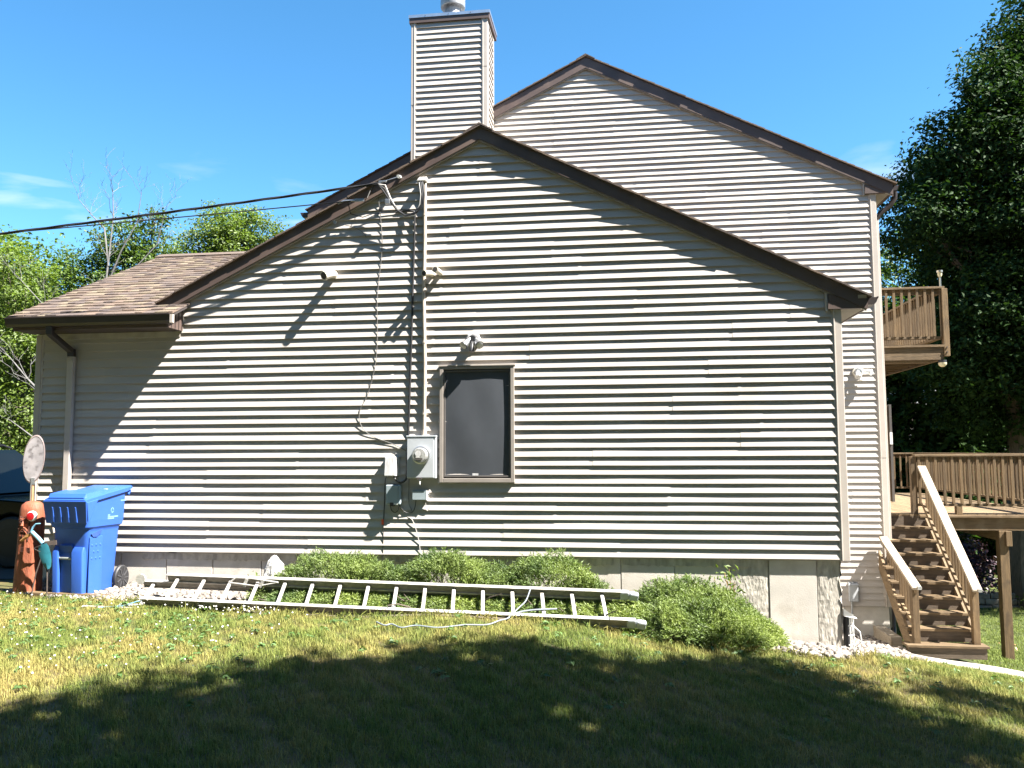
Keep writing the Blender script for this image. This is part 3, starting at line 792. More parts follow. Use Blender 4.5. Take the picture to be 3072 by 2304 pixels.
cable('wall_cable', [(-2.24, -.05, .63), (-2.235, -.04, .55), (-2.22, -.03, .50), (-2.19, -.03, .545)], .004, CABLEW, 'tiny loose pale wire end under the wide grey box')
MB().box(-2.765, -2.738, -.03, -.024, .34, .40).thing('cable_tag', FLAG, 'small orange tag on the thin black wire', 'tag', (-2.75, -.027, .34))

# overhead service drop
def sag(A, B, s, n=14):
    A, B = Vector(A), Vector(B)
    return [A.lerp(B, i / n) + Vector((0, 0, -4 * s * (i / n) * (1 - i / n))) for i in range(n + 1)]
A1 = (-2.80, -.15, 4.35); P1 = Vector((-7.215, -.755, 3.815)); B1 = Vector(A1) + (P1 - Vector(A1)) * 2.4
base = sag(A1, B1, .06, 22)
w = empty('service_drop', 'twisted black overhead cable reaching the gable from the left', 'overhead cable', A1, 'overhead cables')
for k in range(3):
    pts = [];
    for i in range(len(base) * 4 - 3):
        u = i / 4; a_ = base[int(u)].lerp(base[min(int(u) + 1, len(base) - 1)], u % 1)
        ph = i * .55 + k * 2.094
        pts.append(a_ + Vector((0, .009 * math.cos(ph), .009 * math.sin(ph))))
    MB().tube(pts, .008, 6).build('strand', BLACK, w, True)
MB().tube([(-2.80, -.15, 4.35), (-2.70, -.14, 4.385), (-2.60, -.12, 4.42), (-2.555, -.10, 4.445)], .006, 6).build('guy_wire', METAL, w, True)
MB().box(-2.80, -2.70, -.152, -.138, 4.362, 4.384).build('wedge_clamp', METAL, w, bevel=.004)
MB().cyl((-2.56, -.14, 4.43), (-2.56, -.05, 4.445), .022, 10).build('insulator', WHITE, w, True)
MB().box(-2.585, -2.535, -.058, -.05, 4.41, 4.48).build('bracket', METAL, w)
A2 = Vector((-3.10, -.12, 4.165)); B2 = A2 + (P1 + Vector((-.05, .02, -.02)) - A2) * 2.5
w = empty('service_drop', 'thin single black phone cable below the twisted one', 'overhead cable', A2, 'overhead cables')
MB().tube(sag(A2, B2, .03, 16), .007, 6).build('strand', BLACK, w, True)
MB().box(-3.10, -2.98, -.13, -.115, 4.150, 4.185).build('clamp', METAL, w, bevel=.004)
MB().tube([(-3.3, -.14, 4.13), (-3.22, -.13, 4.165), (-3.1, -.12, 4.165)], .012, 6).build('grip', METAL, w, True)
MB().tube([(-3.18, -.12, 4.15), (-3.16, -.08, 4.02), (-3.02, -.05, 3.98), (-2.9, -.04, 4.02), (-2.62, -.03, 4.03)], .006, 6).build('tail', BLACK, w, True)
MB().lathe([(.02, 0), (.02, .02)], (-3.36, -.07, 3.93), 'y', 10).thing('cable_hook', METAL, 'small metal hook screwed to the left rake board', 'hook', (-3.36, -.06, 3.93))
cable('wall_cable', [(-3.25, -.04, 3.90), (-3.12, -.04, 3.86), (-3.02, -.035, 3.80), (-2.98, -.03, 3.74)], .004, CABLE, 'short thin stray wire below the left rake board')

# plastic vent elbows
def elbow_vent(x, z, R, label, aim=(-.35, -.55, -.25)):
    t = empty('vent_pipe', label, 'vent pipe', (x, 0, z), 'cream plastic vent pipes')
    d = Vector(aim).normalized(); p0 = Vector((x, -.01, z)); p1 = Vector((x, -.07, z)); p2 = p1 + Vector((d.x * .5, -.6, d.z * .5)).normalized() * .05; p3 = p2 + d * .09
    MB().tube([p0, p1, p2, p3], [R * .92, R * .92, R * .96, R], 16).build('pipe', PVC, t, True)
    MB().tube([p3 - d * .02, p3 + d * .002], [R * 1.1, R * 1.1], 16).build('collar', PVC, t, True)
    MB().tube([p3 + d * .0025, p3 + d * .0035], [R * .86, R * .86], 16).build('opening_shade', DARKHOLE, t, True)  # dark disc on the closed pipe end, painted as the shade inside
elbow_vent(-3.38, 3.30, .052, 'larger cream vent elbow alone on the left part of the gable')
elbow_vent(-2.175, 3.265, .034, 'small cream vent elbow touching the conduit, left one of a pair', (-.3, -.6, -.12))
elbow_vent(-2.075, 3.275, .034, 'small cream vent elbow, right one of the pair beside the conduit', (-.1, -.6, .02))

# flood lights
def floodlight(c, label, heads, k):
    cx, cy, cz = c
    t = empty('floodlight', label, 'floodlight', c, 'floodlights on the walls')
    MB().lathe([(.092, -.012), (.092, -.030), (.080, -.038)], (cx, cy, cz), 'y', 8).build('plate', PVC if k else PALEBOX, t)
    MB().lathe([(.058, -.036), (.056, -.060), (.045, -.075)], (cx, cy, cz), 'y', 18).build('mount', BLACK if k == 0 else METAL, t, True)
    for dx, dy, dz in heads:
        d = Vector((dx, dy, dz)).normalized(); p = Vector((cx + dx * .08, cy - .06, cz + .01))
        h = MB().tube([p, p + d * .05, p + d * .06, p + d * .135], [.018, .022, .036, .048], 14).build('lamp_head', METAL if k == 0 else WHITE, t, True)
        MB().tube([p + d * .136, p + d * .146], [.05, .049], 14).build('lamp_rim', BLACK if k == 0 else WHITE, h, True)
        MB().tube([p + d * .1462, p + d * .150], [.043, .03], 14).build('lens', PALEBOX, h, True)
    p = Vector((cx, cy - .07, cz - .03))
    MB().tube([p, p + Vector((0, -.05, -.05)), p + Vector((.005, -.07, -.12))], [.018, .026, .03], 10).build('sensor', BLACK if k == 0 else WHITE, t, True)
floodlight((-1.68, -.01, 2.47), 'black and grey twin floodlight above the window', ((-.42, -.62, -.62), (.42, -.62, -.58)), 0)
floodlight((3.80, SY - .01, 2.43), 'white twin floodlight on the narrow strip of taller wall', ((-.15, -.6, -.7), (.75, -.5, -.25)), 1)

t = empty('outlet_box', 'small grey outdoor electrical box low on the taller wall', 'electrical box', (3.60, SY, -1.19))
MB().box(3.525, 3.665, SY - .085, SY - .017, -1.20, -.94).build('box', GREYBOX, t, bevel=.008)
MB().hexa([(3.515, SY - .10, -.945), (3.675, SY - .10, -.945), (3.675, SY - .016, -.935), (3.515, SY - .016, -.935)], [(3.53, SY - .09, -.92), (3.66, SY - .09, -.92), (3.66, SY - .016, -.905), (3.53, SY - .016, -.905)]).build('lid', GREYBOX, t)
MB().lathe([(.03, 0), (.03, .012)], (3.60, SY - .05, -.91), 'z', 12).build('cap', GREYBOX, t)
MB().tube([(3.57, SY - .04, -1.2), (3.57, SY - .02, -1.45), (3.55, SY - .0, -2.0)], .012, 8).build('pipe', GREYBOX, t, True)

# wire guard around a pipe at the garage corner
zb = zgf(2.42, .05) - .05
t = empty('pipe_guard', 'white wire cage with a sloping hood at the concrete corner', 'wire guard', (2.42, .08, zb))
MB().hexa([(2.345, .0, -.60), (2.47, -.05, -.615), (2.47, .16, -.615), (2.345, .16, -.60)], [(2.345, .0, -.52), (2.455, -.03, -.60), (2.455, .16, -.60), (2.345, .16, -.52)]).build('hood', WHITE, t)
MB().tube([(2.39, .10, zb), (2.39, .10, -.6)], .034, 10).build('pipe', BLACK, t, True)
for k in range(6):
    a_ = -.2 + k * .42
    MB().cyl((2.385 + .075 * math.cos(a_ - 1.1), .09 + .10 * math.sin(a_ - 1.1), zb), (2.385 + .075 * math.cos(a_ - 1.1), .09 + .10 * math.sin(a_ - 1.1), -.60), .0045, 6).build('wire', WHITE, t)
for z in (-.70, -.80, -.90, -.99):
    MB().tube([(2.385 + .075 * math.cos(-1.6 + k * .26), .09 + .10 * math.sin(-1.6 + k * .26), z) for k in range(11)], .0045, 6).build('hoop', WHITE, t, True)
MB().tube([(2.44, .02, -.70), (2.50, -.02, -.76), (2.51, -.02, -.86), (2.45, .02, -.93)], .006, 6).build('loop', WHITE, t, True)

# ------------------------------------------------------------------ deck, stairs, balcony on the right
DZ = .125; DY = 4.9
deck = empty('wooden_deck', 'weathered brown raised deck with baluster railing on tall posts', 'deck', (5.6, 8, zgf(6, 6)))
for k in range(20):
    a_ = 4.21 + k * .148
    MB().box(a_, a_ + .140, DY - .03, 11.9, DZ - .03, DZ).build('deck_board', WOODY, deck)
MB().box(4.80, 7.2, DY - .005, DY + .035, DZ - .255, DZ - .032).build('rim_beam', WOODX, deck, bevel=.004)
MB().box(4.80, 7.2, DY - .05, DY - .007, DZ - .05, DZ - .012).build('edge_board', WOODX, deck, bevel=.004)
MB().box(7.14, 7.18, DY + .04, 11.9, DZ - .255, DZ - .032).build('rim_beam', WOODY, deck)
MB().box(4.21, 7.2, 11.86, 11.90, DZ - .255, DZ - .032).build('rim_beam', WOODX, deck)
for k in range(14):
    y = DY + .4 + k * .48
    MB().box(4.22, 7.13, y, y + .04, DZ - .24, DZ - .032).build('joist', WOODX, deck)
MB().box(6.02, 6.10, DY + .16, 11.8, DZ - .42, DZ - .245).build('carrier_beam', WOODY, deck)
def leg(x, y, w=.14, extra=True):
    l = MB().box(x - w / 2, x + w / 2, y - w / 2, y + w / 2, zgf(x, y) - .1, DZ - .258).build('post', WOOD, deck, bevel=.006)
    if extra: MB().box(x + w / 2 - .05, x + w / 2 + .04, y - w / 2 - .035, y - w / 2 - .002, DZ - .50, DZ - .26).build('block', WOOD, l, bevel=.004)
leg(6.07, DY + .05); leg(6.07, 8.2, extra=False); leg(6.07, 11.6, extra=False); leg(4.88, DY + .10, .10, False)
bal_me = {}
def baluster(parent, x, y, z0, z1, w=.036):
    key = round(z1 - z0, 3)
    if key not in bal_me:
        bal_me[key] = [MB().box(-w / 2, w / 2, -w / 2, w / 2, 0, key).mesh('baluster', WOOD) for _ in range(1)]
    return link('baluster', bal_me[key][0], parent, (x, y, z0))
def railing(parent, p, q, z, h, post_ends=(True, True), step=.128, low=.09, capw=.14, side=0.):
    p, q = Vector((*p, 0)), Vector((*q, 0)); d = (q - p); L = d.length; d.normalize(); nn = Vector((d.y, -d.x, 0))
    mat = WOODX if abs(d.x) > abs(d.y) else WOODY
    MB().bar(p + Vector((0, 0, z + h - .02)), q + Vector((0, 0, z + h - .02)), capw, .036).build('rail_cap', mat, parent, bevel=.004)
    MB().bar(p + nn * .0 + Vector((0, 0, z + h - .085)), q + Vector((0, 0, z + h - .085)), .036, .085).build('top_rail', mat, parent)
    MB().bar(p + Vector((0, 0, z + low)), q + Vector((0, 0, z + low)), .075, .04).build('bottom_rail', mat, parent, bevel=.003)
    n = int(L / step)
    for k in range(n):
        u = p + d * ((k + .5) * L / n) + nn * .038
        baluster(parent, u.x, u.y, z + low + .022, z + h - .042)
railing(deck, (4.76, DY + .02), (7.2, DY + .02), DZ, .975, low=.15)
for x in (5.42, 6.75): MB().box(x - .045, x + .045, DY - .025, DY + .065, DZ, DZ + .128).build('rail_block', WOOD, deck, bevel=.003)
railing(deck, (7.12, 11.8), (7.12, DY + .1), DZ, .975, step=.14, low=.13)
railing(deck, (4.25, 11.84), (7.1, 11.84), DZ, .975, step=.14, low=.13)
MB().box(4.70, 4.79, DY - .02, DY + .07, DZ - .25, DZ + .938).build('post', WOOD, deck, bevel=.005)

# stairs
st = empty('deck_stairs', 'weathered wooden steps with two baluster handrails up to the deck', 'stairs', (4.4, 3.0, -1.7))
n_st = 10; zf = zgf(4.4, 2.9) + .02; rise = (DZ - zf) / n_st; y_f = 2.93; run = (DY - .02 - y_f) / (n_st - 1)
sx0, sx1 = 3.98, 4.92
for k in range(n_st - 1):
    z = zf + (k + 1) * rise; y = y_f + k * run
    a, b = (sx0 - .06, sx1 + .06) if k == 0 else (sx0 + (.19 if y > SY - .35 else .0), sx1)
    if k == 0: a, b = 3.90, 4.98
    for q in range(2):
        MB().box(a, b, y - .022 + q * (run / 2 + .012), y - .03 + run / 2 + .010 + q * (run / 2 + .012), z - .036, z).build('tread', WOODX, st, bevel=.004)
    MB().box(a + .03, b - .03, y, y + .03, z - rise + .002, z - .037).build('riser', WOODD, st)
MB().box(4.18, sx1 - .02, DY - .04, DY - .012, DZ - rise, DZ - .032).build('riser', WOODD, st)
for x in (sx0 + .02, sx1 - .04):
    x0 = x if x > 4.3 else x
    MB().prism([(y_f + .02, zf), (y_f + .26, zf), (DY - .05, DZ - .42), (DY - .05, DZ - .06), (y_f + .02, zf + rise - .06)], x0, x0 + .036, 'x').build('stringer', WOODY, st) if x > 4.3 else \
    MB().prism([(y_f + .02, zf), (y_f + .26, zf), (SY - .03, zf + 1.0), (SY - .03, zf + 1.30), (y_f + .02, zf + rise - .06)], x0, x0 + .036, 'x').build('stringer', WOODY, st)
MB().box(3.86, 4.02, y_f + .55, y_f + 1.40, zf - .1, zf + .16).build('skirt_board', WOODCAP, st)
def stair_rail(x, ya, za, yb, zb, foot_y, name):
    MB().bar((x, ya, za), (x, yb, zb), .125, .036, (0, 0, 1)).build('rail_cap', WOODCAP, st, bevel=.004)
    sl_ = (zb - za) / (yb - ya)
    MB().bar((x, ya + .06, za + sl_ * .06 - .065), (x, yb, zb - .065), .036, .075).build('top_rail', WOODY, st)
    lo = .60
    MB().bar((x, ya + .12, za + sl_ * .12 - lo), (x, yb, zb - lo), .036, .06).build('bottom_rail', WOODY, st)
    MB().box(x - .045, x + .045, foot_y - .045, foot_y + .045, zgf(x, foot_y) + .16, za + sl_ * (foot_y - ya) - .02).build('post', WOOD, st, bevel=.005)
    n = max(2, int((yb - ya - .25) / .105))
    for k in range(n):
        y = ya + .22 + (k + .3) * (yb - ya - .25) / n
        zt = za + sl_ * (y - ya)
        baluster(st, x + .03, y, round(zt - .60, 3), round(zt - .60, 3) + .575, .034)
    MB().box(x - .0, x + .05, ya - .03, ya + .035, za - .01, za + .035).build('rail_bracket', METAL, st, bevel=.004)
yl = 3.02
stair_rail(4.07, yl - .10, -.76, 4.36, -.20, yl + .03, 'l')
stair_rail(4.86, yl - .10, -.78, DY - .03, .90, yl + .03, 'r')

# upper balcony
by0, by1, bz = 5.2, 8.9, 2.945
bal = empty('balcony', 'upper wooden balcony with slatted railing on the right of the house', 'balcony', (4.8, 7, bz))
for k in range(26):
    y = by0 + .02 + k * .142
    MB().box(4.21, 5.40, y, y + .134, bz - .03, bz).build('deck_board', WOODX, bal)
MB().box(4.21, 5.40, by0 - .03, by0 + .01, bz - .27, bz - .032).build('rim_beam', WOODX, bal, bevel=.004)
MB().box(4.21, 5.42, by0 - .055, by0 - .032, bz - .05, bz - .014).build('edge_board', WOODX, bal)
MB().box(4.21, 5.20, by0 + .012, by0 + .10, bz - .31, bz - .272).build('ledger', WOODY, bal)
MB().box(5.36, 5.40, by0 + .02, by1, bz - .27, bz - .032).build('rim_beam', WOODY, bal)
for k in range(9):
    y = by0 + .35 + k * .4
    MB().box(4.21, 5.355, y, y + .04, bz - .25, bz - .032).build('joist', WOODX, bal)
railing(bal, (4.21, by0 + .03), (5.46, by0 + .03), bz, .98, low=.11, step=.121)
railing(bal, (5.38, by1), (5.38, by0 + .1), bz, .98, low=.11, step=.121)
railing(bal, (4.21, by1), (5.44, by1), bz, .98, low=.11)
pst = MB().box(5.405, 5.50, by0 - .05, by0 + .045, bz - .21, bz + .94).build('post', WOOD, bal, bevel=.005)
for z in (-.06, -.14): MB().cyl((5.45, by0 - .065, bz + z), (5.45, by0 - .05, bz + z), .012, 8).build('bolt', RUST, pst)
t = empty('solar_lamp', 'small brass solar lamp on a stem on the balcony rail post', 'lamp', (5.42, by0 + .03, bz + .98))
MB().cyl((5.42, by0 + .03, bz + .98), (5.42, by0 + .03, bz + 1.17), .014, 10).build('stem', SOLAR, t, True)
MB().tube([(5.42, by0 + .03, bz + 1.155), (5.42, by0 + .03, bz + 1.19), (5.42, by0 + .03, bz + 1.23)], [.024, .036, .036], 14).build('cup', GLOBE, t, True)
MB().cyl((5.42, by0 + .03, bz + 1.23), (5.42, by0 + .03, bz + 1.262), .048, 16).build('cap', SOLAR, t, True)
t = empty('globe_light', 'round frosted light hanging under the balcony corner', 'lamp', (5.39, by0 + .0, bz - .27))
MB().cyl((5.385, by0, bz - .272), (5.385, by0, bz - .315), .066, 16).build('base', BLACK, t, True)
MB().lathe([(.066, -.31), (.064, -.34), (.050, -.37), (.025, -.385)], (5.385, by0, bz), 'z', 16).build('globe', GLOBE, t, True)

# ------------------------------------------------------------------ recycling bin
bin_ = empty('recycling_bin', 'blue wheeled recycling bin with closed lid near the left corner', 'recycling bin', (-6.13, -.50, -.425), rotz=math.radians(-7))
bin_.scale = (.88, .84, 1.06)
def rrect(w, y0, y1, r, z, n=4):
    p = []
    for cx, cy, a0 in ((w - r, y1 - r, 0), (-w + r, y1 - r, 90), (-w + r, y0 + r, 180), (w - r, y0 + r, 270)):
        for k in range(n + 1):
            a = math.radians(a0 + 90 * k / n); p.append((cx + r * math.cos(a), cy + r * math.sin(a), z))
    return p
def loft(secs):
    mb = MB(); n = len(secs[0])
    for s_ in secs: mb.v += s_
    for i in range(len(secs) - 1):
        for k in range(n): mb.f.append((i * n + k, i * n + (k + 1) % n, (i + 1) * n + (k + 1) % n, (i + 1) * n + k))
    mb.f += [tuple(range(n)), tuple((len(secs) - 1) * n + k for k in range(n))]
    return mb
loft([rrect(.245, -.262, .235, .06, .012), rrect(.252, -.268, .25, .06, .05), rrect(.270, -.300, .315, .07, .68), rrect(.275, -.305, .325, .07, .715),
      rrect(.295, -.335, .36, .07, .735), rrect(.300, -.340, .375, .07, .80)]).build('body', BLUE, bin_, True)
# upper body, cut so that the rim rises towards the back
up = [rrect(.300, -.340, .375, .07, .80), rrect(.305, -.348, .385, .07, 1.0)]
up[1] = [(x, y, 1.0 + .085 * (y + .35) / .73) for x, y, z in up[1]]
loft(up).build('upper_body', BLUE, bin_, True)
# front columns around the lifting recess
for a, b in ((-.235, -.135), (.055, .235)):
    loft([rrect(.5 * (b - a), -.05, .05, .02, .01), rrect(.5 * (b - a), -.055, .05, .02, .46), rrect(.5 * (b - a) - .012, -.03, .05, .015, .52)])
    mb = loft([[(x + .5 * (a + b), y - .268 - .02 * (z / .5), z) for x, y, z in s_] for s_ in
               (rrect(.5 * (b - a), -.055, .04, .022, .012), rrect(.5 * (b - a), -.058, .04, .022, .47), rrect(.5 * (b - a) - .01, -.022, .04, .015, .525))])
    mb.build('front_column', BLUE, bin_, True)
MB().box(-.134, .054, -.287, -.27, .0, .44).build('recess', M('blue_recess', (.035, .12, .42), .5), bin_)
MB().cyl((-.14, -.315, .405), (.06, -.315, .405), .014, 10).build('lift_bar', M('grey_bar', (.30, .32, .30), .4, metal=.5), bin_, True)
MB().hexa([(-.15, -.30, .47), (.075, -.30, .47), (.06, -.27, .47), (-.14, -.27, .47)], [(-.135, -.33, .545), (.06, -.33, .545), (.05, -.29, .56), (-.12, -.29, .56)]).build('recess_hood', BLUE, bin_, bevel=.008)
# side details, right side (towards +x)
MB().box(.266, .276, -.265, -.03, .02, .63).build('side_panel', BLUE, bin_, bevel=.006)
mb = MB(); mb.prism([(-.25, .66), (-.05, .70), (-.08, .66), (-.15, .625), (-.22, .63)], .272, .286, 'x'); mb.build('grip_pocket_shade', M('blue_pocket_shade', (.02, .06, .22), .6), bin_)  # raised plate in darker blue, the shade of a hollow painted on
for i in range(3):
    for j in range(3):
        if j == 1 and i == 2: continue
        MB().lathe([(.014, 0), (.011, .005), (.004, .007)], (.276, -.22 + i * .075 + (.035 if j == 1 else 0), .40 + j * .07), 'x', 10).build('bump', BLUE, bin_, True)
# printing: ring emblem, text lines and number, too small to read in the photo
def decal(y0, y1, z0, z1):
    zx = lambda z: .2985 + .006 * (z - .8) / .2
    MB().add([(zx(z0) + .003, y0, z0), (zx(z0) + .003, y1, z0), (zx(z1) + .003, y1, z1), (zx(z1) + .003, y0, z1)], [(0, 1, 2, 3)]).build('print', BLUED, bin_)
mb = MB(); n = 18
for k in range(n):
    a0 = 2 * math.pi * k / n
    for R_ in (.020, .028): mb.v.append((.3035, .10 + R_ * math.cos(a0), .895 + R_ * math.sin(a0)))
for k in range(n):
    if k % 6 != 5: mb.f.append((2 * k, 2 * k + 1, (2 * k + 3) % (2 * n), (2 * k + 2) % (2 * n)))
mb.build('emblem', BLUED, bin_)
rr = random.Random(4)
for row, (a_, b_, zz) in enumerate(((.02, .055, .838), (.02, .215, .818), (.02, .13, .800))):
    y = a_
    while y < b_:
        w_ = rr.uniform(.006, .012); decal(y, y + w_, zz, zz + .013); y += w_ + .004
y = .255
while y < .36:
    decal(y, y + .008, .985, 1.0); y += .012
# lid
def lz(y): return 1.01 + .115 * (y + .40) / .87
mb = MB()
sec = []
for y, w_, dz0, dz1 in ((-.415, .315, -.005, .018), (-.385, .33, -.02, .03), (0, .332, -.02, .034), (.36, .33, -.02, .03), (.455, .325, .0, .03)):
    sec.append([(-w_, y, lz(y) + dz0), (w_, y, lz(y) + dz0), (w_, y, lz(y) + dz1 * .6), (w_ - .03, y, lz(y) + dz1), (-w_ + .03, y, lz(y) + dz1), (-w_, y, lz(y) + dz1 * .6)])
lid = loft(sec).build('lid', BLUE, bin_, True)
mb = loft([[(-w_, y, lz(y) + .028), (w_, y, lz(y) + .028), (w_ - .02, y, lz(y) + .028 + h_), (-w_ + .02, y, lz(y) + .028 + h_)] for y, w_, h_ in ((-.40, .285, .01), (-.36, .295, .045), (-.10, .295, .04), (.02, .28, .012))])
mb.build('lid_panel', BLUE, lid)
MB().hexa([(-.312, -.375, .775), (.312, -.375, .775), (.312, -.355, .775), (-.312, -.355, .775)], [(-.332, -.425, 1.015), (.332, -.425, 1.015), (.332, -.395, 1.015), (-.332, -.395, 1.015)]).build('lid_skirt', BLUE, lid, bevel=.008)
for x in (-.19, -.075, .04, .16):
    MB().hexa([(x - .022, -.392, .785), (x + .022, -.392, .785), (x + .022, -.37, .785), (x - .022, -.37, .785)], [(x - .012, -.418, .95), (x + .012, -.418, .95), (x + .012, -.405, .95), (x - .012, -.405, .95)]).build('skirt_rib', BLUE, lid, bevel=.008)
MB().hexa([(.305, -.37, .80), (.335, -.37, .80), (.335, -.30, .90), (.305, -.30, .90)], [(.318, -.41, 1.0), (.338, -.41, 1.0), (.338, -.20, 1.03), (.318, -.20, 1.03)]).build('skirt_return', BLUE, lid, bevel=.006)
MB().tube([(-.30, .40, 1.05), (-.28, .475, 1.09), (.28, .475, 1.09), (.30, .40, 1.05)], .016, 10).build('handle', BLUE, bin_, True)
MB().box(.10, .15, .16, .20, lz(.18) + .031, lz(.18) + .034).build('sticker', WHITE, lid)
MB().cyl((-.30, .33, .135), (.30, .33, .135), .013, 8).build('axle', METAL, bin_, True)
for s_ in (1, -1):
    x = s_ * .285
    wh = MB().lathe([(.085, -.028), (.128, -.028), (.140, -.016), (.140, .016), (.128, .028), (.085, .028)], (x, .33, .140), 'x', 28).build('wheel', TYRE, bin_, True)
    MB().lathe([(.112, -.031), (.118, -.031), (.118, .031), (.112, .031)], (x, .33, .140), 'x', 28).build('tyre_ring', M('wheel_grey', (.02, .02, .022), .5), wh, True)
    for k in range(9):
        a_ = 2 * math.pi * k / 9
        MB().bar((x + s_ * .028, .33 + .03 * math.cos(a_), .140 + .03 * math.sin(a_)), (x + s_ * .032, .33 + .112 * math.cos(a_), .140 + .112 * math.sin(a_)), .012, .016, (1, 0, 0)).build('spoke', M('spoke_grey', (.05, .05, .055), .35) if k == 0 else bpy.data.materials['spoke_grey'], wh)
    MB().cyl((x, .33, .140), (x + s_ * .038, .33, .140), .032, 14).build('hub', TYRE, wh, True)

# ------------------------------------------------------------------ carved post, disc, bird ornament, rake
zp = zgf(-6.74, -.62)
post = empty('carved_post', 'reddish wooden post carved with a bearded old face', 'carved post', (-6.745, -.62, zp))
cx0, cy0 = -6.745, -.62
secs = []
for z, w_, d_, lean in ((-.05, .142, .13, -.012), (.15, .138, .125, -.01), (.5, .130, .115, 0), (.80, .128, .11, .01), (.95, .125, .105, .012), (1.015, .11, .095, .013), (1.05, .07, .06, .013), (1.06, .02, .02, .013)):
    s_ = []
    for k in range(16):
        a_ = 2 * math.pi * k / 16
        cxx = math.copysign(abs(math.cos(a_)) ** .7, math.cos(a_)); sxx = math.copysign(abs(math.sin(a_)) ** .7, math.sin(a_))
        s_.append((cx0 + lean + w_ * cxx, cy0 + d_ * sxx, zp + z))
    secs.append(s_)
loft(secs).build('log', POSTRED, post, True)
# ridge block on the right half of the front
MB().hexa([(cx0 + .015, cy0 - .150, zp + .36), (cx0 + .12, cy0 - .115, zp + .36), (cx0 + .13, cy0, zp + .36), (cx0 + .02, cy0, zp + .36)],
          [(cx0 + .035, cy0 - .118, zp + .93), (cx0 + .125, cy0 - .095, zp + .93), (cx0 + .13, cy0, zp + .93), (cx0 + .03, cy0, zp + .93)]).build('front_slab', POSTRED, post, bevel=.012)
fx, fy, fz = cx0 - .0, cy0 - .117, zp + .80            # carved face
fc = MB().lathe([(.072, .03), (.068, -.006), (.045, -.018), (.012, -.022)], (fx, fy + .012, fz), 'y', 20).build('carved_face', POSTRED, post, True)
MB().tube([(fx, fy - .006, fz + .045), (fx, fy - .020, fz + .01), (fx, fy - .030, fz - .015)], [.008, .012, .017], 8).build('nose', POSTRED, fc, True)
for s_ in (-1, 1):
    for q in range(3):
        MB().tube([(fx + s_ * .006, fy - .012, fz + .040 + q * .017), (fx + s_ * .035, fy - .016, fz + .055 + q * .018), (fx + s_ * .062, fy - .004, fz + .038 + q * .014)], .0055, 6).build('brow_line', POSTRED if q % 2 else POSTDK, fc, True)
    MB().lathe([(.012, .0), (.009, -.010)], (fx + s_ * .030, fy - .008, fz + .018), 'y', 10).build('eye', POSTDK, fc, True)
    for q in range(3):
        MB().tube([(fx + s_ * .008, fy - .016, fz - .03 - q * .012), (fx + s_ * .035, fy - .016, fz - .045 - q * .018), (fx + s_ * .058, fy - .004, fz - .08 - q * .022)], .006, 6).build('moustache_line', POSTDK if q % 2 else POSTRED, fc, True)
    MB().tube([(fx + s_ * .058, fy - .002, fz + .02), (fx + s_ * .066, fy + .0, fz - .04), (fx + s_ * .05, fy - .002, fz - .10)], .006, 6).build('cheek_line', POSTDK, fc, True)
MB().tube([(fx - .03, fy - .010, fz - .085), (fx, fy - .014, fz - .078), (fx + .03, fy - .010, fz - .085)], .007, 6).build('mouth', POSTDK, fc, True)
for q in range(5):
    x = fx - .036 + q * .018
    MB().tube([(x, fy - .006, fz - .10), (x + .004, fy - .010, fz - .13), (x + .012 * (1 if q > 2 else -1), fy - .002, fz - .165 + .01 * abs(q - 2))], .0055, 6).build('beard_line', POSTDK if q % 2 else POSTRED, fc, True)
MB().bar((cx0 + .075, cy0 - .115, zp + .88), (cx0 + .065, cy0 - .13, zp + .62), .008, .012).build('groove', POSTDK, post)
for q in range(4): MB().bar((cx0 - .02 + .0 * q, cy0 - .135, zp + .50 + q * .014), (cx0 + .10, cy0 - .125, zp + .495 + q * .014), .006, .005).build('groove', POSTDK, post)
rf = MB().lathe([(.058, .0), (.058, -.022), (.05, -.026)], (cx0 + .105, cy0 - .115, zp + .895), 'y', 22).build('reflector', WHITE, post, True)
MB().lathe([(.046, -.0265), (.044, -.034), (.02, -.038)], (cx0 + .105 - .008, cy0 - .115, zp + .893), 'y', 22).build('red_lens', RED, rf, True)

t = empty('disc_marker', 'weathered grey oval disc on a wooden stick behind the carved post', 'disc sign', (-6.99, -.30, -.43), rotz=math.radians(24))
dz_ = .43
MB().cyl((0, 0, -.02), (.0, 0, 1.28), .014, 8).build('stick', STICK, t, True)
mb = MB()
for rad, yy in ((.29, .008), (.29, -.008), (.272, -.014), (.272, -.010)):
    for k in range(32):
        a_ = 2 * math.pi * k / 32
        mb.v.append((rad * .40 * math.cos(a_) + .02 * math.sin(a_), yy, 1.545 + rad * math.sin(a_)))
for i in range(3):
    for k in range(32): mb.f.append((i * 32 + k, i * 32 + (k + 1) % 32, (i + 1) * 32 + (k + 1) % 32, (i + 1) * 32 + k))
mb.f.append(tuple(range(32)))
mb.build('rim', DISCRIM, t, True)
MB().add([(0.271 * .40 * math.cos(2 * math.pi * k / 32) + .02 * math.sin(2 * math.pi * k / 32), -.0095, 1.545 + .271 * math.sin(2 * math.pi * k / 32)) for k in range(32)], [tuple(range(32))]).build('face', GREYDISC, t)
MB().box(-.02, .02, -.018, .0, 1.24, 1.32).build('clip', METAL, t)

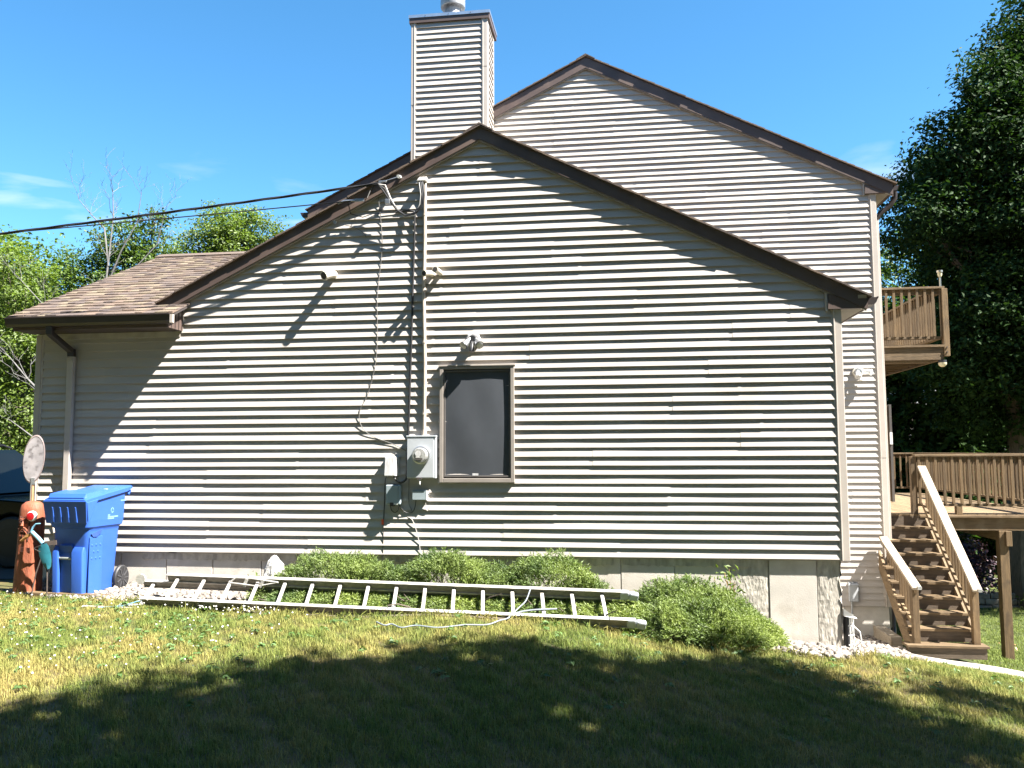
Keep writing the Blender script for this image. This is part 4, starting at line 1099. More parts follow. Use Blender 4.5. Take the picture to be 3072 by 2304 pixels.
zb_ = zgf(-6.42, -.85)
bd = empty('bird_ornament', 'garden bird made of old hand tools, blue neck and teal spade body', 'garden ornament', (-6.42, -.85, zb_))
MB().tube([(-6.545, -.86, .305), (-6.47, -.85, .235), (-6.415, -.85, .18)], .021, 10).build('neck', LTBLUE, bd, True)
MB().tube([(-6.56, -.86, .30), (-6.535, -.86, .36), (-6.50, -.86, .395), (-6.45, -.86, .40)], [.010, .010, .008, .006], 8).build('crest', LTBLUE, bd, True)
MB().hexa([(-6.68, -.875, .205), (-6.66, -.855, .20), (-6.66, -.85, .21), (-6.68, -.87, .215)], [(-6.60, -.90, .25), (-6.58, -.83, .26), (-6.565, -.83, .29), (-6.58, -.90, .285)]).build('beak', ORANGE, bd)
MB().tube([(-6.60, -.86, .275), (-6.55, -.86, .305)], .012, 8).build('head', RUST, bd, True)
mb = MB()
prof = [(0, .045), (.04, .062), (.12, .066), (.20, .055), (.26, .034), (.28, .01)]
for d_, w_ in prof:
    c_ = Vector((-6.41, -.86, .17)).lerp(Vector((-6.325, -.86, -.10)), d_ / .28); sd = Vector((.95, .1, .3))
    mb.v += [tuple(c_ - sd * w_ + Vector((0, .0, 0))), tuple(c_ + Vector((0, -.018, 0))), tuple(c_ + sd * w_), tuple(c_ + Vector((0, .006, 0)))]
for i in range(len(prof) - 1):
    for k in range(4): mb.f.append((i * 4 + k, i * 4 + (k + 1) % 4, i * 4 + 4 + (k + 1) % 4, i * 4 + 4 + k))
mb.f += [(0, 1, 2, 3), (20, 21, 22, 23)]
mb.build('spade_body', TEAL, bd, True)
MB().bar((-6.40, -.84, .175), (-6.27, -.82, .19), .05, .012, (0, 1, 0)).build('tail', RUST, bd)
MB().tube([(-6.41, -.86, .05), (-6.47, -.87, -.15), (-6.52, -.88, zb_ - .03)], .007, 6).build('leg', RUST, bd, True)
MB().tube([(-6.36, -.85, .0), (-6.345, -.85, -.2), (-6.34, -.85, zb_ - .03)], .008, 6).build('leg', RUST, bd, True)
MB().tube([(-6.41, -.87, .165), (-6.50, -.89, .13), (-6.42, -.88, .09)], .004, 6).build('wing_wire', RUST, bd, True)

rk = empty('leaf_rake', 'rusty wire leaf rake standing against the wall beside the blue bin', 'rake', (-6.66, -.22, -.40))
MB().tube([(-6.66, -.22, -.12), (-6.75, -.20, .17), (-6.86, -.16, .55)], .011, 8).build('handle', CONDUIT, rk, True)
MB().bar((-6.745, -.24, -.135), (-6.585, -.24, -.105), .012, .022).build('crossbar', RUST, rk)
for k in range(15):
    u = k / 14
    MB().tube([(-6.665, -.22, -.06), (-6.74 + .15 * u, -.235, -.13 + .03 * u), (-6.80 + .25 * u, -.26, -.385)], .0035, 5).build('tine', RUST, rk)

MB().hexa([(-6.75, -.735, -.47), (-5.05, -.90, -.47), (-5.05, -.80, -.47), (-6.75, -.64, -.47)], [(-6.74, -.73, -.375), (-5.06, -.895, -.375), (-5.06, -.815, -.375), (-6.74, -.65, -.375)]).thing('timber_edging', WOODX, 'weathered timber laid along the front of the gravel bed', 'timber', (-5.9, -.78, -.47), bevel=.012)

mb = MB()
mb.lathe([(.02, -.40), (.085, -.37), (.105, -.32), (.112, -.26), (.11, -.20), (.102, -.14), (.09, -.08), (.062, -.03), (.03, -.008), (.006, .0)], (-3.915, -.36, .0), 'z', 18)
rr = random.Random(8)
mb.v = [(x + .012 * math.sin(z * 31 + x * 40) + rr.uniform(-.009, .009), y + rr.uniform(-.009, .009), z + .016 * math.sin(x * 45 + y * 30) + rr.uniform(-.007, .007)) for x, y, z in mb.v]
ob = mb.thing('boulder', ROCK, 'white upright rock beside the first juniper', 'rock', (-3.915, -.36, -.40), smooth=False)

# ------------------------------------------------------------------ extension ladder lying over the shrubs
LX0, LX1 = -5.33, .06
def lp(x, v, h=0.):
    """point on the ladder: x along, v 0 near rail .. 1 far rail, h above its plane"""
    s_ = (x + 4.97) / 5.17
    near = Vector((x, -1.33, -.368 - .115 * s_)); far = Vector((x - .06, -.96, -.180 - .105 * s_))
    d = (far - near).normalized(); nn = Vector((0, -d.z, d.y))
    return near.lerp(far, v) + nn * h
lad = empty('extension_ladder', 'long aluminium extension ladder lying on its back over the junipers', 'ladder', (-2.5, -1.2, -.42))
def rail(x0, x1, v, h, wd, ht, name='rail'):
    mb = MB()
    up = (lp(0, v, 1) - lp(0, v, 0)).normalized()
    a_, b_ = lp(x0, v, h), lp(x1, v, h)
    mb.bar(a_ + up * (ht / 2), b_ + up * (ht / 2), wd, .007, up)
    mb.bar(a_ - up * (ht / 2), b_ - up * (ht / 2), wd, .007, up)
    mb.build(name + '_flange', ALU, lad)
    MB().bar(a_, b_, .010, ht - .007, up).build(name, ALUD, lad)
for v in (0., 1.):
    rail(-4.78 if v else -4.90, LX1, v, .035, .040, .085)
    rail(-5.08 if v else -5.17, -.05, v + (.055 if v == 0 else -.055) * 0 + (.0 if v else -.0), -.055, .034, .075, 'lower_rail')
for k in range(16):
    x = -4.66 + k * .3005
    a_, b_ = lp(x, .03, .035), lp(x, .97, .035)
    up = (lp(0, 0, 1) - lp(0, 0, 0)).normalized()
    mb = MB(); mb.bar(a_, b_, .036, .022, up)
    mb.build('rung', ALU, lad, bevel=.006)
for x in (-4.96,):
    MB().bar(lp(x, .03, -.05), lp(x, .97, -.05), .036, .022).build('rung', ALU, lad, bevel=.006)
for v in (0, 1):
    c_ = lp(LX1 + .09, v, .02)
    mb = MB(); up = (lp(0, 0, 1) - lp(0, 0, 0)).normalized()
    mb.bar(lp(LX1 - .03, v, .035), lp(LX1 + .06, v, .035), .052, .10, up)
    mb.bar(lp(LX1 + .06, v, .030), lp(LX1 + .15, v, .015), .056, .085, up)
    mb.build('foot', GREYBOX, lad, bevel=.016)
MB().lathe([(.03, -.012), (.055, -.012), (.055, .012), (.03, .012)], lp(-5.10, 1, .0), 'y', 18).build('pulley', ALU, lad, True)
up = (lp(0, 0, 1) - lp(0, 0, 0)).normalized()
lk = MB().tube([lp(-4.06, .84, .05), lp(-3.98, .90, .10), lp(-3.80, .90, .095), lp(-3.52, .86, .07)], .010, 6).build('rung_lock', ALU, lad, True)
MB().tube([lp(-4.06, .84, .05), lp(-3.95, .78, .06), lp(-3.75, .80, .03), lp(-3.52, .86, .07)], .008, 6).build('lock_arm', ALU, lk, True)
for x in (-3.9, -3.72): MB().bar(lp(x, .80, .02), lp(x + .04, .88, .09), .02, .03).build('lock_arm', ALU, lk)
MB().tube([(-5.35, -1.40, -.40), (-5.1, -1.37, -.385), (-4.95, -1.34, -.34), (-4.8, -1.33, -.33)], .006, 6).build('cord', LTBLUE, lad, True)
MB().cyl((-5.55, -1.36, -.40), (-4.95, -1.38, -.405), .012, 8).build('loose_rod', ALU, lad, True)
cable('rope', [lp(-.86, 1.06, .03), lp(-.86, .98, .09), lp(-.92, .6, .05), lp(-1.0, .25, .07), lp(-1.06, -.02, .09), (-1.09, -1.50, -.40), (-1.14, -1.72, zgf(-1.1, -1.8) + .05), (-1.22, -1.93, zgf(-1.2, -1.93) + .045), (-1.40, -2.02, zgf(-1.3, -2.05) + .05), (-1.62, -2.13, zgf(-1.6, -2.1) + .04), (-1.83, -2.08, zgf(-1.8, -2.1) + .05), (-1.96, -2.11, zgf(-2, -2.1) + .045), (-2.08, -1.99, zgf(-2.1, -2) + .05), (-2.14, -2.02, zgf(-2.1, -2) + .045), (-2.25, -1.90, zgf(-2.2, -1.9) + .05)], .0068, ROPE, 'pale blue rope tied to the ladder and trailing over the grass', 'rope')
cable('rope', [lp(-1.06, -.02, .07), lp(-.98, .15, .06), lp(-.82, .25, .06), lp(-.62, .34, .05)], .009, ROPE, 'short free end of rope lying across the ladder rungs', 'rope')

# ------------------------------------------------------------------ dark car at the left edge
cz = zgf(-9, 2) + .015
car = empty('parked_car', 'dark green sport utility car parked beyond the left corner', 'car', (-9.9, 2.1, cz))
cy1, cy2 = 1.25, 3.05
def CP(pts): return [(x, z + cz) for x, z in pts]
lower = [(-12.25, .42), (-12.3, .75), (-12.25, .98), (-8.95, .98), (-8.1, .92), (-7.72, .80), (-7.62, .62), (-7.66, .36), (-8.05, .30), (-8.12, .52), (-8.28, .70), (-8.50, .76), (-8.72, .70), (-8.88, .52), (-8.95, .28), (-10.85, .28), (-10.92, .52), (-11.08, .70), (-11.30, .76), (-11.52, .70), (-11.68, .52), (-11.75, .34)]
MB().prism(CP(lower), cy1, cy2).build('body', CARPAINT, car, bevel=.03)
MB().hexa([(-12.22, cy1 + .03, cz + .97), (-8.85, cy1 + .03, cz + .97), (-8.85, cy2 - .03, cz + .97), (-12.22, cy2 - .03, cz + .97)], [(-12.05, cy1 + .16, cz + 1.66), (-9.75, cy1 + .16, cz + 1.66), (-9.75, cy2 - .16, cz + 1.66), (-12.05, cy2 - .16, cz + 1.66)]).build('cabin', CARPAINT, car, bevel=.05)
def side_pane(x0, x1, x2, x3, name='window'):
    def yy(h): return cy1 + .03 + .13 * (h - .97) / .69 - .006
    z0, z1 = 1.02, 1.56
    MB().add([(x0, yy(z0), cz + z0), (x1, yy(z0), cz + z0), (x2, yy(z1), cz + z1), (x3, yy(z1), cz + z1)], [(0, 1, 2, 3)]).build(name, GLASS, car)
side_pane(-9.95, -9.02, -9.78, -9.95); side_pane(-11.0, -10.02, -10.02, -11.0); side_pane(-12.02, -11.08, -11.08, -11.95)
MB().add([(-8.885, cy1 + .14, cz + 1.03), (-8.885, cy2 - .14, cz + 1.03), (-9.635, cy2 - .24, cz + 1.605), (-9.635, cy1 + .24, cz + 1.605)], [(0, 1, 2, 3)]).build('windscreen', GLASS, car)
for y in (cy1 + .22, cy2 - .22): MB().tube([(-11.9, y, cz + 1.68), (-11.8, y, cz + 1.73), (-9.95, y, cz + 1.73), (-9.8, y, cz + 1.68)], .018, 8).build('roof_rail', CARTRIM, car, True)
for x in (-8.50, -11.30):
    for y in (cy1 + .10, cy2 - .10):
        wl = MB().lathe([(.20, -.10), (.33, -.10), (.36, -.07), (.36, .07), (.33, .10), (.20, .10)], (x, y, cz + .36), 'y', 26).build('wheel', TYRE, car, True)
        MB().lathe([(.21, -.102), (.05, -.085)], (x, y, cz + .36), 'y', 18).build('rim', CARTRIM, wl, True)
MB().box(-7.70, -7.60, cy1 + .1, cy1 + .45, cz + .62, cz + .76).build('headlight', PALEBOX, car, bevel=.02)
MB().box(-7.70, -7.60, cy2 - .45, cy2 - .1, cz + .62, cz + .76).build('headlight', PALEBOX, car, bevel=.02)
MB().box(-7.66, -7.54, cy1 + .05, cy2 - .05, cz + .34, cz + .54).build('bumper', CARTRIM, car, bevel=.03)
MB().hexa([(-9.16, cy1 - .17, cz + .98), (-9.02, cy1 - .17, cz + .98), (-9.02, cy1 + .02, cz + 1.0), (-9.10, cy1 + .02, cz + 1.0)], [(-9.16, cy1 - .17, cz + 1.14), (-9.04, cy1 - .17, cz + 1.14), (-9.04, cy1 + .02, cz + 1.08), (-9.10, cy1 + .02, cz + 1.08)]).build('mirror', CARPAINT, car, bevel=.02)
for x in (-9.95, -11.0): MB().box(x - .22, x - .04, cy1 - .022, cy1 + .01, cz + .86, cz + .90).build('door_handle', CARTRIM, car, bevel=.008)
MB().box(-10.8, -9.0, cy1 - .012, cy1 + .005, cz + .56, cz + .62).build('side_strip', CHROME, car)
for x in (-8.98, -10.0, -11.02): MB().box(x - .004, x + .004, cy1 - .003, cy1 + .01, cz + .32, cz + .98).build('door_gap', CARTRIM, car)

# ------------------------------------------------------------------ vegetation helpers
def rot_frames(nrm, r):
    """random orthonormal frames with the given normals"""
    n = nrm / (np.linalg.norm(nrm, axis=1, keepdims=True) + 1e-9)
    t = r.normal(size=n.shape); t -= n * (t * n).sum(1, keepdims=True); t /= np.linalg.norm(t, axis=1, keepdims=True) + 1e-9
    return t, np.cross(n, t), n
def leaf_mesh(name, P, nrm, size, mat, r, aspect=.55, fold=.18):
    t, s, n = rot_frames(nrm, r)
    k = len(P); sz = (size * r.uniform(.65, 1.25, k))[:, None]
    V = np.empty((k, 4, 3), np.float32)
    V[:, 0] = P - t * sz * .5
    V[:, 1] = P + s * sz * aspect * .5 + n * sz * fold * .5 - t * sz * .05
    V[:, 2] = P + t * sz * .5 - n * sz * .12
    V[:, 3] = P - s * sz * aspect * .5 + n * sz * fold * .5 - t * sz * .05
    i = np.arange(k)[:, None] * 4
    F = np.concatenate([i + np.array([[0, 1, 2]]), i + np.array([[0, 2, 3]])])
    return raw_mesh(name, V.reshape(-1, 3), F, mat)
def crown_points(lobes, per_m3, r, crad=.42, leaves=26, flat=.6):
    """leaf positions gathered in clumps on and in a set of spherical lobes"""
    P = []; N = []
    for (x, y, z, R) in lobes:
        nc = max(6, int(per_m3 * R ** 2.2))
        d = r.normal(size=(nc, 3)); d /= np.linalg.norm(d, axis=1, keepdims=True)
        rad = R * r.uniform(.35, 1.08, nc) ** .6
        c = np.array([x, y, z]) + d * rad[:, None] * np.array([1, 1, .9])
        for q in range(nc):
            cr = crad * r.uniform(.6, 1.3)
            m = int(leaves * r.uniform(.6, 1.4))
            o = r.normal(size=(m, 3)) * .55 * cr; o[:, 2] *= flat
            P.append(c[q] + o)
            N.append(np.array([0, 0, .75]) + .45 * d[q] + r.normal(size=(m, 3)) * .55)
    return np.concatenate(P), np.concatenate(N)
def branch(mb, p, q, r0, r1, r, wob=.08, n=6):
    p, q = Vector(p), Vector(q); L = (q - p).length; pts = []; rs = []
    for i in range(n + 1):
        s_ = i / n
        o = Vector((r.normal(), r.normal(), r.normal() * .5)) * wob * L * math.sin(math.pi * s_) * .5
        pts.append(p.lerp(q, s_) + o); rs.append(r0 + (r1 - r0) * s_)
    mb.tube(pts, rs, 7)
    return pts
def tree(name, label, base, lobes, leaf, mat, seed, dens=30, leaves=26, crad=.42, trad=.2, group=None, barkmat=None, cat='tree', limbs=None, aspect=.55):
    r = np.random.default_rng(seed)
    bx, by = base; bz = zgf(bx, by) - .1
    t = empty(name, label, cat, (bx, by, bz), group)
    mb = MB(); zmax = max(l[2] for l in lobes); cx = np.mean([l[0] for l in lobes]); cy = np.mean([l[1] for l in lobes])
    top = Vector((cx, cy, bz + (zmax - bz) * .85)); fork = Vector((bx, by, bz)).lerp(top, .38); fork.x = bx + (cx - bx) * .25; fork.y = by + (cy - by) * .25
    branch(mb, (bx, by, bz), fork, trad * 1.25, trad * .8, r, .03)
    branch(mb, fork, top, trad * .8, trad * .15, r, .06)
    for l in lobes[:limbs]:
        st_ = fork.lerp(top, float(r.uniform(0, .6)))
        pts = branch(mb, st_, l[:3], trad * .42, trad * .08, r, .10)
        for k in range(3):
            e = Vector(l[:3]) + Vector(r.normal(size=3)) * l[3] * .34
            branch(mb, pts[3], e, trad * .16, trad * .03, r, .12, 4)
    mb.build('trunk', barkmat or BARK, t, True)
    P, N = crown_points(lobes, dens, r, crad, leaves)
    o = link('crown', leaf_mesh('crown', P - np.array([bx, by, bz]), N, leaf, mat, r, aspect), t)
    return t

BG = 'trees beyond the house'
# big dark maple on the right
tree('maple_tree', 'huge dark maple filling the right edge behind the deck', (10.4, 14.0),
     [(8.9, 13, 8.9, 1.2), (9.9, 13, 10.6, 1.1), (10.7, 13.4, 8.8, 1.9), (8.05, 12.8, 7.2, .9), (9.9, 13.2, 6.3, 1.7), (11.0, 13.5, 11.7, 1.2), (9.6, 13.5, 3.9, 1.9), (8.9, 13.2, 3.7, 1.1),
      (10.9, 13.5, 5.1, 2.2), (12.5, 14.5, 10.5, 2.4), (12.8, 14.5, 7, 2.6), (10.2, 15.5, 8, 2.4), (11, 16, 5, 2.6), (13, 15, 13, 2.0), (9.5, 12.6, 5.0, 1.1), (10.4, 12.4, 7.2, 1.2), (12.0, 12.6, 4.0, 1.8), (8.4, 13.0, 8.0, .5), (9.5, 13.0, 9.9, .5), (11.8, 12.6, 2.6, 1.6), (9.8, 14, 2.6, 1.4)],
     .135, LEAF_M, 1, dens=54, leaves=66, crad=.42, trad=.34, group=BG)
# lit locust seen between the house corner and the maple
tree('locust_tree', 'feathery sunlit tree glimpsed between house corner and maple', (11.0, 25.0), [(10.7, 24, 9.1, .95), (11.7, 24, 8.5, 1.0), (10.6, 24, 7.6, 1.0), (12.4, 24, 9.2, .8), (11.9, 24.5, 6.8, 1.2), (10.0, 24, 8.2, .8), (13, 25, 7.5, 1.2)],
     .20, LEAF_L, 2, dens=34, leaves=22, crad=.5, trad=.14, group=BG, aspect=.4)
# shaded trees closing the view under the maple
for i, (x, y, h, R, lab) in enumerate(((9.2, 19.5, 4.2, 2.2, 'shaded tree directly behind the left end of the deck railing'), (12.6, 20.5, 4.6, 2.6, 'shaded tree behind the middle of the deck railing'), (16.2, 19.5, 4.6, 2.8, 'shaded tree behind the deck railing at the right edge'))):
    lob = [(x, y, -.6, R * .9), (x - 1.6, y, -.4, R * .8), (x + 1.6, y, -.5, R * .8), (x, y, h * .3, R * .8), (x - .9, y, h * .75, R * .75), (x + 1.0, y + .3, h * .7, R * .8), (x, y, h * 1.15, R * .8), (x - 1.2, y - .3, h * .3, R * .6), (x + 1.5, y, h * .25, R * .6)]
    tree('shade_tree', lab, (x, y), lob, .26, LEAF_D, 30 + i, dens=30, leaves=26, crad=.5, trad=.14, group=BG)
# left group
tree('leafy_tree', 'bright green leafy tree at the left edge', (-14.9, 9.6), [(-14.6, 9, 5.3, .85), (-14.9, 9, 3.7, 1.0), (-14.1, 9, 3.9, .68), (-15.3, 9, 6.0, .55), (-14.4, 9, 2.1, .9), (-15.9, 9.4, 4.6, 1.2), (-16.2, 9.4, 2.6, 1.3), (-13.5, 9.0, 1.2, .8), (-12.6, 9, .9, .7), (-15.2, 9, 1.0, 1.0)],
     .095, LEAF_Y, 3, dens=75, leaves=48, crad=.32, trad=.15, group=BG)
tree('leafy_tree', 'green tree rising behind the dead branches', (-15.4, 14.6), [(-15.2, 14, 7.8, .85), (-14.1, 14, 7.2, .7), (-14.3, 14, 8.3, .5), (-16.6, 14, 6.7, .85), (-15.8, 14, 5.9, 1.0), (-14.6, 14.3, 6.0, 1.1), (-13.4, 14.4, 6.6, .8), (-16.9, 14.5, 5.2, 1.1), (-18, 14.5, 5.6, 1.0), (-15.0, 14.3, 6.8, .9), (-15.8, 14.2, 7.2, .7), (-14.0, 14.0, 5.2, 1.2)],
     .11, LEAF_L, 4, dens=75, leaves=44, crad=.36, trad=.16, group=BG)
tree('leafy_tree', 'light green tree with small leaves over the left roof', (-12.8, 16.8), [(-13.0, 16, 8.5, .95), (-11.7, 16, 8.3, .85), (-14.0, 16, 7.7, 1.0), (-12.4, 16, 7.6, 1.2), (-11.0, 16.2, 7.4, .9), (-13.4, 16.2, 6.4, 1.2), (-11.6, 16.4, 6.4, 1.2), (-13.2, 16, 9.2, .4), (-12.2, 16, 8.9, .5), (-14.6, 16.2, 6.9, .9), (-10.4, 16.4, 6.8, .8), (-12.8, 15.8, 8.0, .9)],
     .105, LEAF_Y, 5, dens=75, leaves=46, crad=.34, trad=.16, group=BG)
for i, (x, y, h, R, lab) in enumerate(((-18.5, 15.5, 4.4, 2.6, 'dark bushy tree low at the far left'), (-14.5, 12.0, 1.6, 1.6, 'dark bushy growth behind the parked car'))):
    lob = [(x, y, h * .3, R * .8), (x - 1.2, y, h * .8, R * .7), (x + 1.2, y, h * .7, R * .7), (x, y, h * 1.1, R * .7)]
    tree('bushy_tree', lab, (x, y), lob, .16, LEAF_D, 40 + i, dens=40, leaves=26, crad=.4, trad=.12, group=BG)

def dead_tree(name, label, base, arms, seed, rad=.045):
    r = np.random.default_rng(seed); bz = zgf(*base) - .1
    t = empty(name, label, 'dead tree', (*base, bz), 'dead trees by the left roof')
    mb = MB()
    def twigs(pts, rr_, depth):
        for k in range(2, len(pts)):
            for _ in range(2 if depth else 3):
                d = (pts[k] - pts[k - 1]).normalized(); o = Vector(r.normal(size=3)); o.z = abs(o.z) * .7
                L = (.75 if depth == 0 else .35) * r.uniform(.5, 1.2)
                q = pts[k] + (d * .7 + o.normalized() * .8).normalized() * L
                p2 = branch(mb, pts[k], q, rr_ * .35, .002, r, .12, 4)
                if depth < 1: twigs(p2, rr_ * .4, depth + 1)
    first = True
    for arm in arms:
        P = [Vector(a) for a in arm]
        n = len(P); rs = [max(rad * (1 - i / n), .008) * (1 if first else .55) for i in range(n)]
        mb.tube(P, rs, 6); twigs(P, rs[0] * .5, 0); first = False
    mb.build('trunk', DEADBARK, t, True)
dead_tree('dead_tree', 'pale bare dead tree standing up behind the left roof', (-13.4, 10.2), [[(-13.4, 10.2, -.6), (-13.4, 10, 3.8), (-13.14, 10, 5.2), (-13.05, 10, 6.2), (-12.96, 10, 7.3), (-13.0, 10, 7.95)], [(-13.05, 10, 6.0), (-13.2, 10, 7.0), (-13.6, 10, 7.4), (-13.95, 10, 7.8)],
          [(-13.1, 10, 5.4), (-12.7, 10, 6.4), (-12.3, 10, 7.1), (-12.2, 10, 7.85)], [(-13.1, 10, 5.0), (-12.5, 10.2, 5.9), (-11.9, 10.3, 6.6), (-11.7, 10.3, 7.5)]], 5)
dead_tree('dead_tree', 'leaning pale dead branches at the far left', (-12.0, 7.2), [[(-12.0, 7.2, -.5), (-11.95, 7, 1.6), (-12.4, 7, 2.4), (-12.83, 7, 2.8), (-13.3, 7, 3.3)], [(-11.95, 7, 1.9), (-12.3, 7, 3.2), (-12.5, 7, 4.4), (-13.1, 7, 5.0)], [(-11.95, 7, 1.4), (-12.6, 7, 1.5), (-13.2, 7, 1.9)]], 6, .045)

# trees over and behind the camera whose shade falls on the front lawn
SB = np.array([(-14, -7.2), (-9, -6.0), (-5, -4.8), (-4.0, -4.35), (-3.4, -3.5), (-2.7, -3.15), (-2.0, -2.95), (-1.4, -2.55), (-.9, -2.45), (-.4, -2.8), (.1, -2.2), (.5, -2.05), (.95, -1.25), (1.5, -1.1), (1.8, -1.5), (1.95, -2.15), (2.4, -2.55), (3.2, -3.1), (6, -4.2)])
def shade_tree(label, base, xr, hr, n, seed, trad=.3):
    r = np.random.default_rng(seed); bx, by = base; bz = zgf(bx, by) - .1
    t = empty('oak_tree', label, 'tree', (bx, by, bz), 'trees standing around the front lawn')
    P = []; N = []; C = []
    spots = [(r.uniform(*xr), None) for _ in range(n)]
    if xr[1] > 5: spots += [(x_, y_) for x_, y_ in ((2.75, -1.95), (3.05, -2.05), (3.3, -2.15), (3.6, -2.3), (3.9, -2.4), (4.3, -2.5), (-.9, -2.55), (-.6, -2.6), (-.45, -2.75)) for _ in range(3)]
    for gx_, gy_ in spots:
        if gy_ is None:
            b_ = float(np.interp(gx_, SB[:, 0], SB[:, 1])); dep = abs(r.uniform(0, 1)) ** 1.15 * (7.2 + b_ * .2); gy_ = b_ - .42 - dep
            gap = math.sin(gx_ * 4.3 + 1.3 * math.sin(gy_ * 3.1)) * math.sin(gy_ * 4.9 + gx_ * 1.7)
            if gap > .35 and dep < (.75 if gx_ < -1 else 1.3): continue                     # sun flecks near the edge of the shade
        h = r.uniform(*hr); T = h - zgf(gx_, gy_)
        c = np.array([gx_, gy_, zgf(gx_, gy_)]) + np.array(SUN) / SUN.z * T
        C.append(c); m = int(r.uniform(16, 34)); o = r.normal(size=(m, 3)) * .21; P.append(c + o); N.append(np.array([.3, 0, .8]) + r.normal(size=(m, 3)) * .45)
    P = np.concatenate(P); N = np.concatenate(N); C = np.array(C)
    mb = MB(); fork = Vector((bx, by, bz + 4.2)); top = Vector(C.mean(0)) * .6 + Vector((bx, by, 11)) * .4
    branch(mb, (bx, by, bz), fork, trad * 1.2, trad * .8, r, .02); branch(mb, fork, top, trad * .8, .04, r, .05)
    for c in C[:26]:
        branch(mb, fork.lerp(top, float(r.uniform(0, .7))), c, trad * .3, .012, r, .08, 5)
    mb.build('trunk', BARK, t, True)
    link('crown', leaf_mesh('crown', P - np.array([bx, by, bz]), N, .21, LEAF_D, r, .62), t)
shade_tree('tall oak beside the front lawn shading its right part', (9.6, -8.6), (-2.2, 6.), (6.2, 11.), 1500, 51)
shade_tree('tall oak behind the camera shading the left part of the lawn', (3.2, -13.2), (-14, -1.6), (6.5, 11.5), 1700, 52)
def far_front(name, label, pos, h, R, seed):
    r = np.random.default_rng(seed); lob = []
    for _ in range(9):
        a_ = r.uniform(0, 6.28); q = r.uniform(0, R)
        lob.append((pos[0] + q * math.cos(a_), pos[1] + q * math.sin(a_), r.uniform(.22, 1.) * h, R * r.uniform(.5, .8)))
    tree(name, label, pos, lob, .42, LEAF_D, seed, dens=9, leaves=20, crad=.8, trad=.3, group='trees standing around the front lawn')
for i, (x, y) in enumerate(((-24, -17), (-17, -22), (-10, -24), (-3, -25), (4, -25), (11, -24), (18, -22), (24, -16), (27, -8), (-21, -11), (-27, -8), (-31, -2))):
    far_front('oak_tree', 'broad oak of the row facing the house wall from behind the camera', (x, y), 15, 4.2, 70 + i)
# trees behind and beside the house that close the horizon
for i, (x, y) in enumerate(((-30, 14), (-27, 24), (-20, 30), (-12, 34), (-4, 36), (4, 38), (28, 14), (24, 24), (17, 40), (25, 38), (33, 30))):
    r = np.random.default_rng(90 + i); lob = [(x + r.uniform(-3, 3), y + r.uniform(-2, 2), r.uniform(1.5, 9 if i < 6 else 10), r.uniform(1.8, 3.)) for _ in range(9)]
    tree('backdrop_tree', ('far dark tree closing the view behind the house', 'far bright green tree closing the view behind the house')[i % 2], (x, y), lob, .20, (LEAF_D, LEAF_L)[i % 2], 90 + i, dens=15, leaves=46, crad=.7, trad=.2, group='far trees behind the house')
woods = np.random.default_rng(5)
k = 26000; ang = woods.uniform(0, 2 * np.pi, k); rad_ = woods.uniform(70, 95, k)
Pw = np.stack([rad_ * np.cos(ang), rad_ * np.sin(ang), -3 + 13 * woods.uniform(0, 1, k) ** .8 * (.75 + .25 * np.sin(ang * 17))], 1)
wo_ = link('distant_woods', leaf_mesh('distant_woods', Pw, np.stack([-np.cos(ang), -np.sin(ang), np.full(k, .6)], 1) + woods.normal(size=(k, 3)) * .4, 2.0, LEAF_D, woods, .8))
tag(wo_, 'distant ring of green woods around the neighbourhood', 'woods', None, 'stuff')

# neighbour's house seen in glimpses through the leaves
nb = empty('neighbour_house', 'white sided neighbouring house mostly hidden behind the dark trees', 'house', (16, 31, -2))
MB().prism([(11.5, -2), (21, -2), (21, 3.6), (16.25, 6.2), (11.5, 3.6)], 30, 38).build('wall', NWALL, nb)
for k in range(24): MB().box(11.5, 21, 29.97, 29.998, -1.8 + k * .225, -1.8 + k * .225 + .17).build('siding_board', NWALL, nb)
MB().prism([(11.1, 3.35), (16.25, 6.2), (21.4, 3.35), (21.4, 3.55), (16.25, 6.4), (11.1, 3.55)], 29.6, 38.3).build('roof', NROOF, nb)
for x in (13, 16.2, 19):
    wdw = MB().box(x - .5, x + .5, 29.93, 29.965, .2, 1.7).build('window', WHITE, nb)
    MB().box(x - .43, x + .43, 29.92, 29.929, .27, 1.63).build('pane', GLASS, wdw)

# garden wall, purple shrub and small plants behind the deck
gw = empty('garden_wall', 'low stone retaining wall in the back lawn behind the stairs', 'wall', (9.6, 14, zgf(9.6, 14)))
r_ = random.Random(12)
for row in range(3):
    x = 7.6
    while x < 15:
        w_ = r_.uniform(.28, .5); zb2 = zgf(x, 13.8) - .08 + row * .15
        MB().box(x, x + w_ - .012, 13.7 + row * .03 + r_.uniform(-.012, .012), 13.98, zb2, zb2 + .143).build('stone', WALLST, gw, bevel=.02)
        x += w_
def shrub(name, label, c, R, leaf, mat, seed, n=14, cat='shrub', group=None):
    r = np.random.default_rng(seed); bz = zgf(c[0], c[1])
    lob = [(c[0] + r.uniform(-R, R) * .6, c[1] + r.uniform(-R, R) * .5, bz + R * r.uniform(.25, .95), R * .5) for _ in range(n)]
    t = empty(name, label, cat, (c[0], c[1], bz), group)
    mb = MB()
    for l in lob: branch(mb, (c[0], c[1], bz - .05), l[:3], .03, .01, r, .1, 4)
    mb.build('stem', BARK, t)
    P, N = crown_points(lob, 60, r, .22, 24)
    link('foliage', leaf_mesh('foliage', P - np.array([c[0], c[1], bz]), N, leaf, mat, r), t)
shrub('purple_shrub', 'dark purple leaved shrub above the low stone wall', (9.0, 14.9), 1.25, .12, LEAF_P, 61)
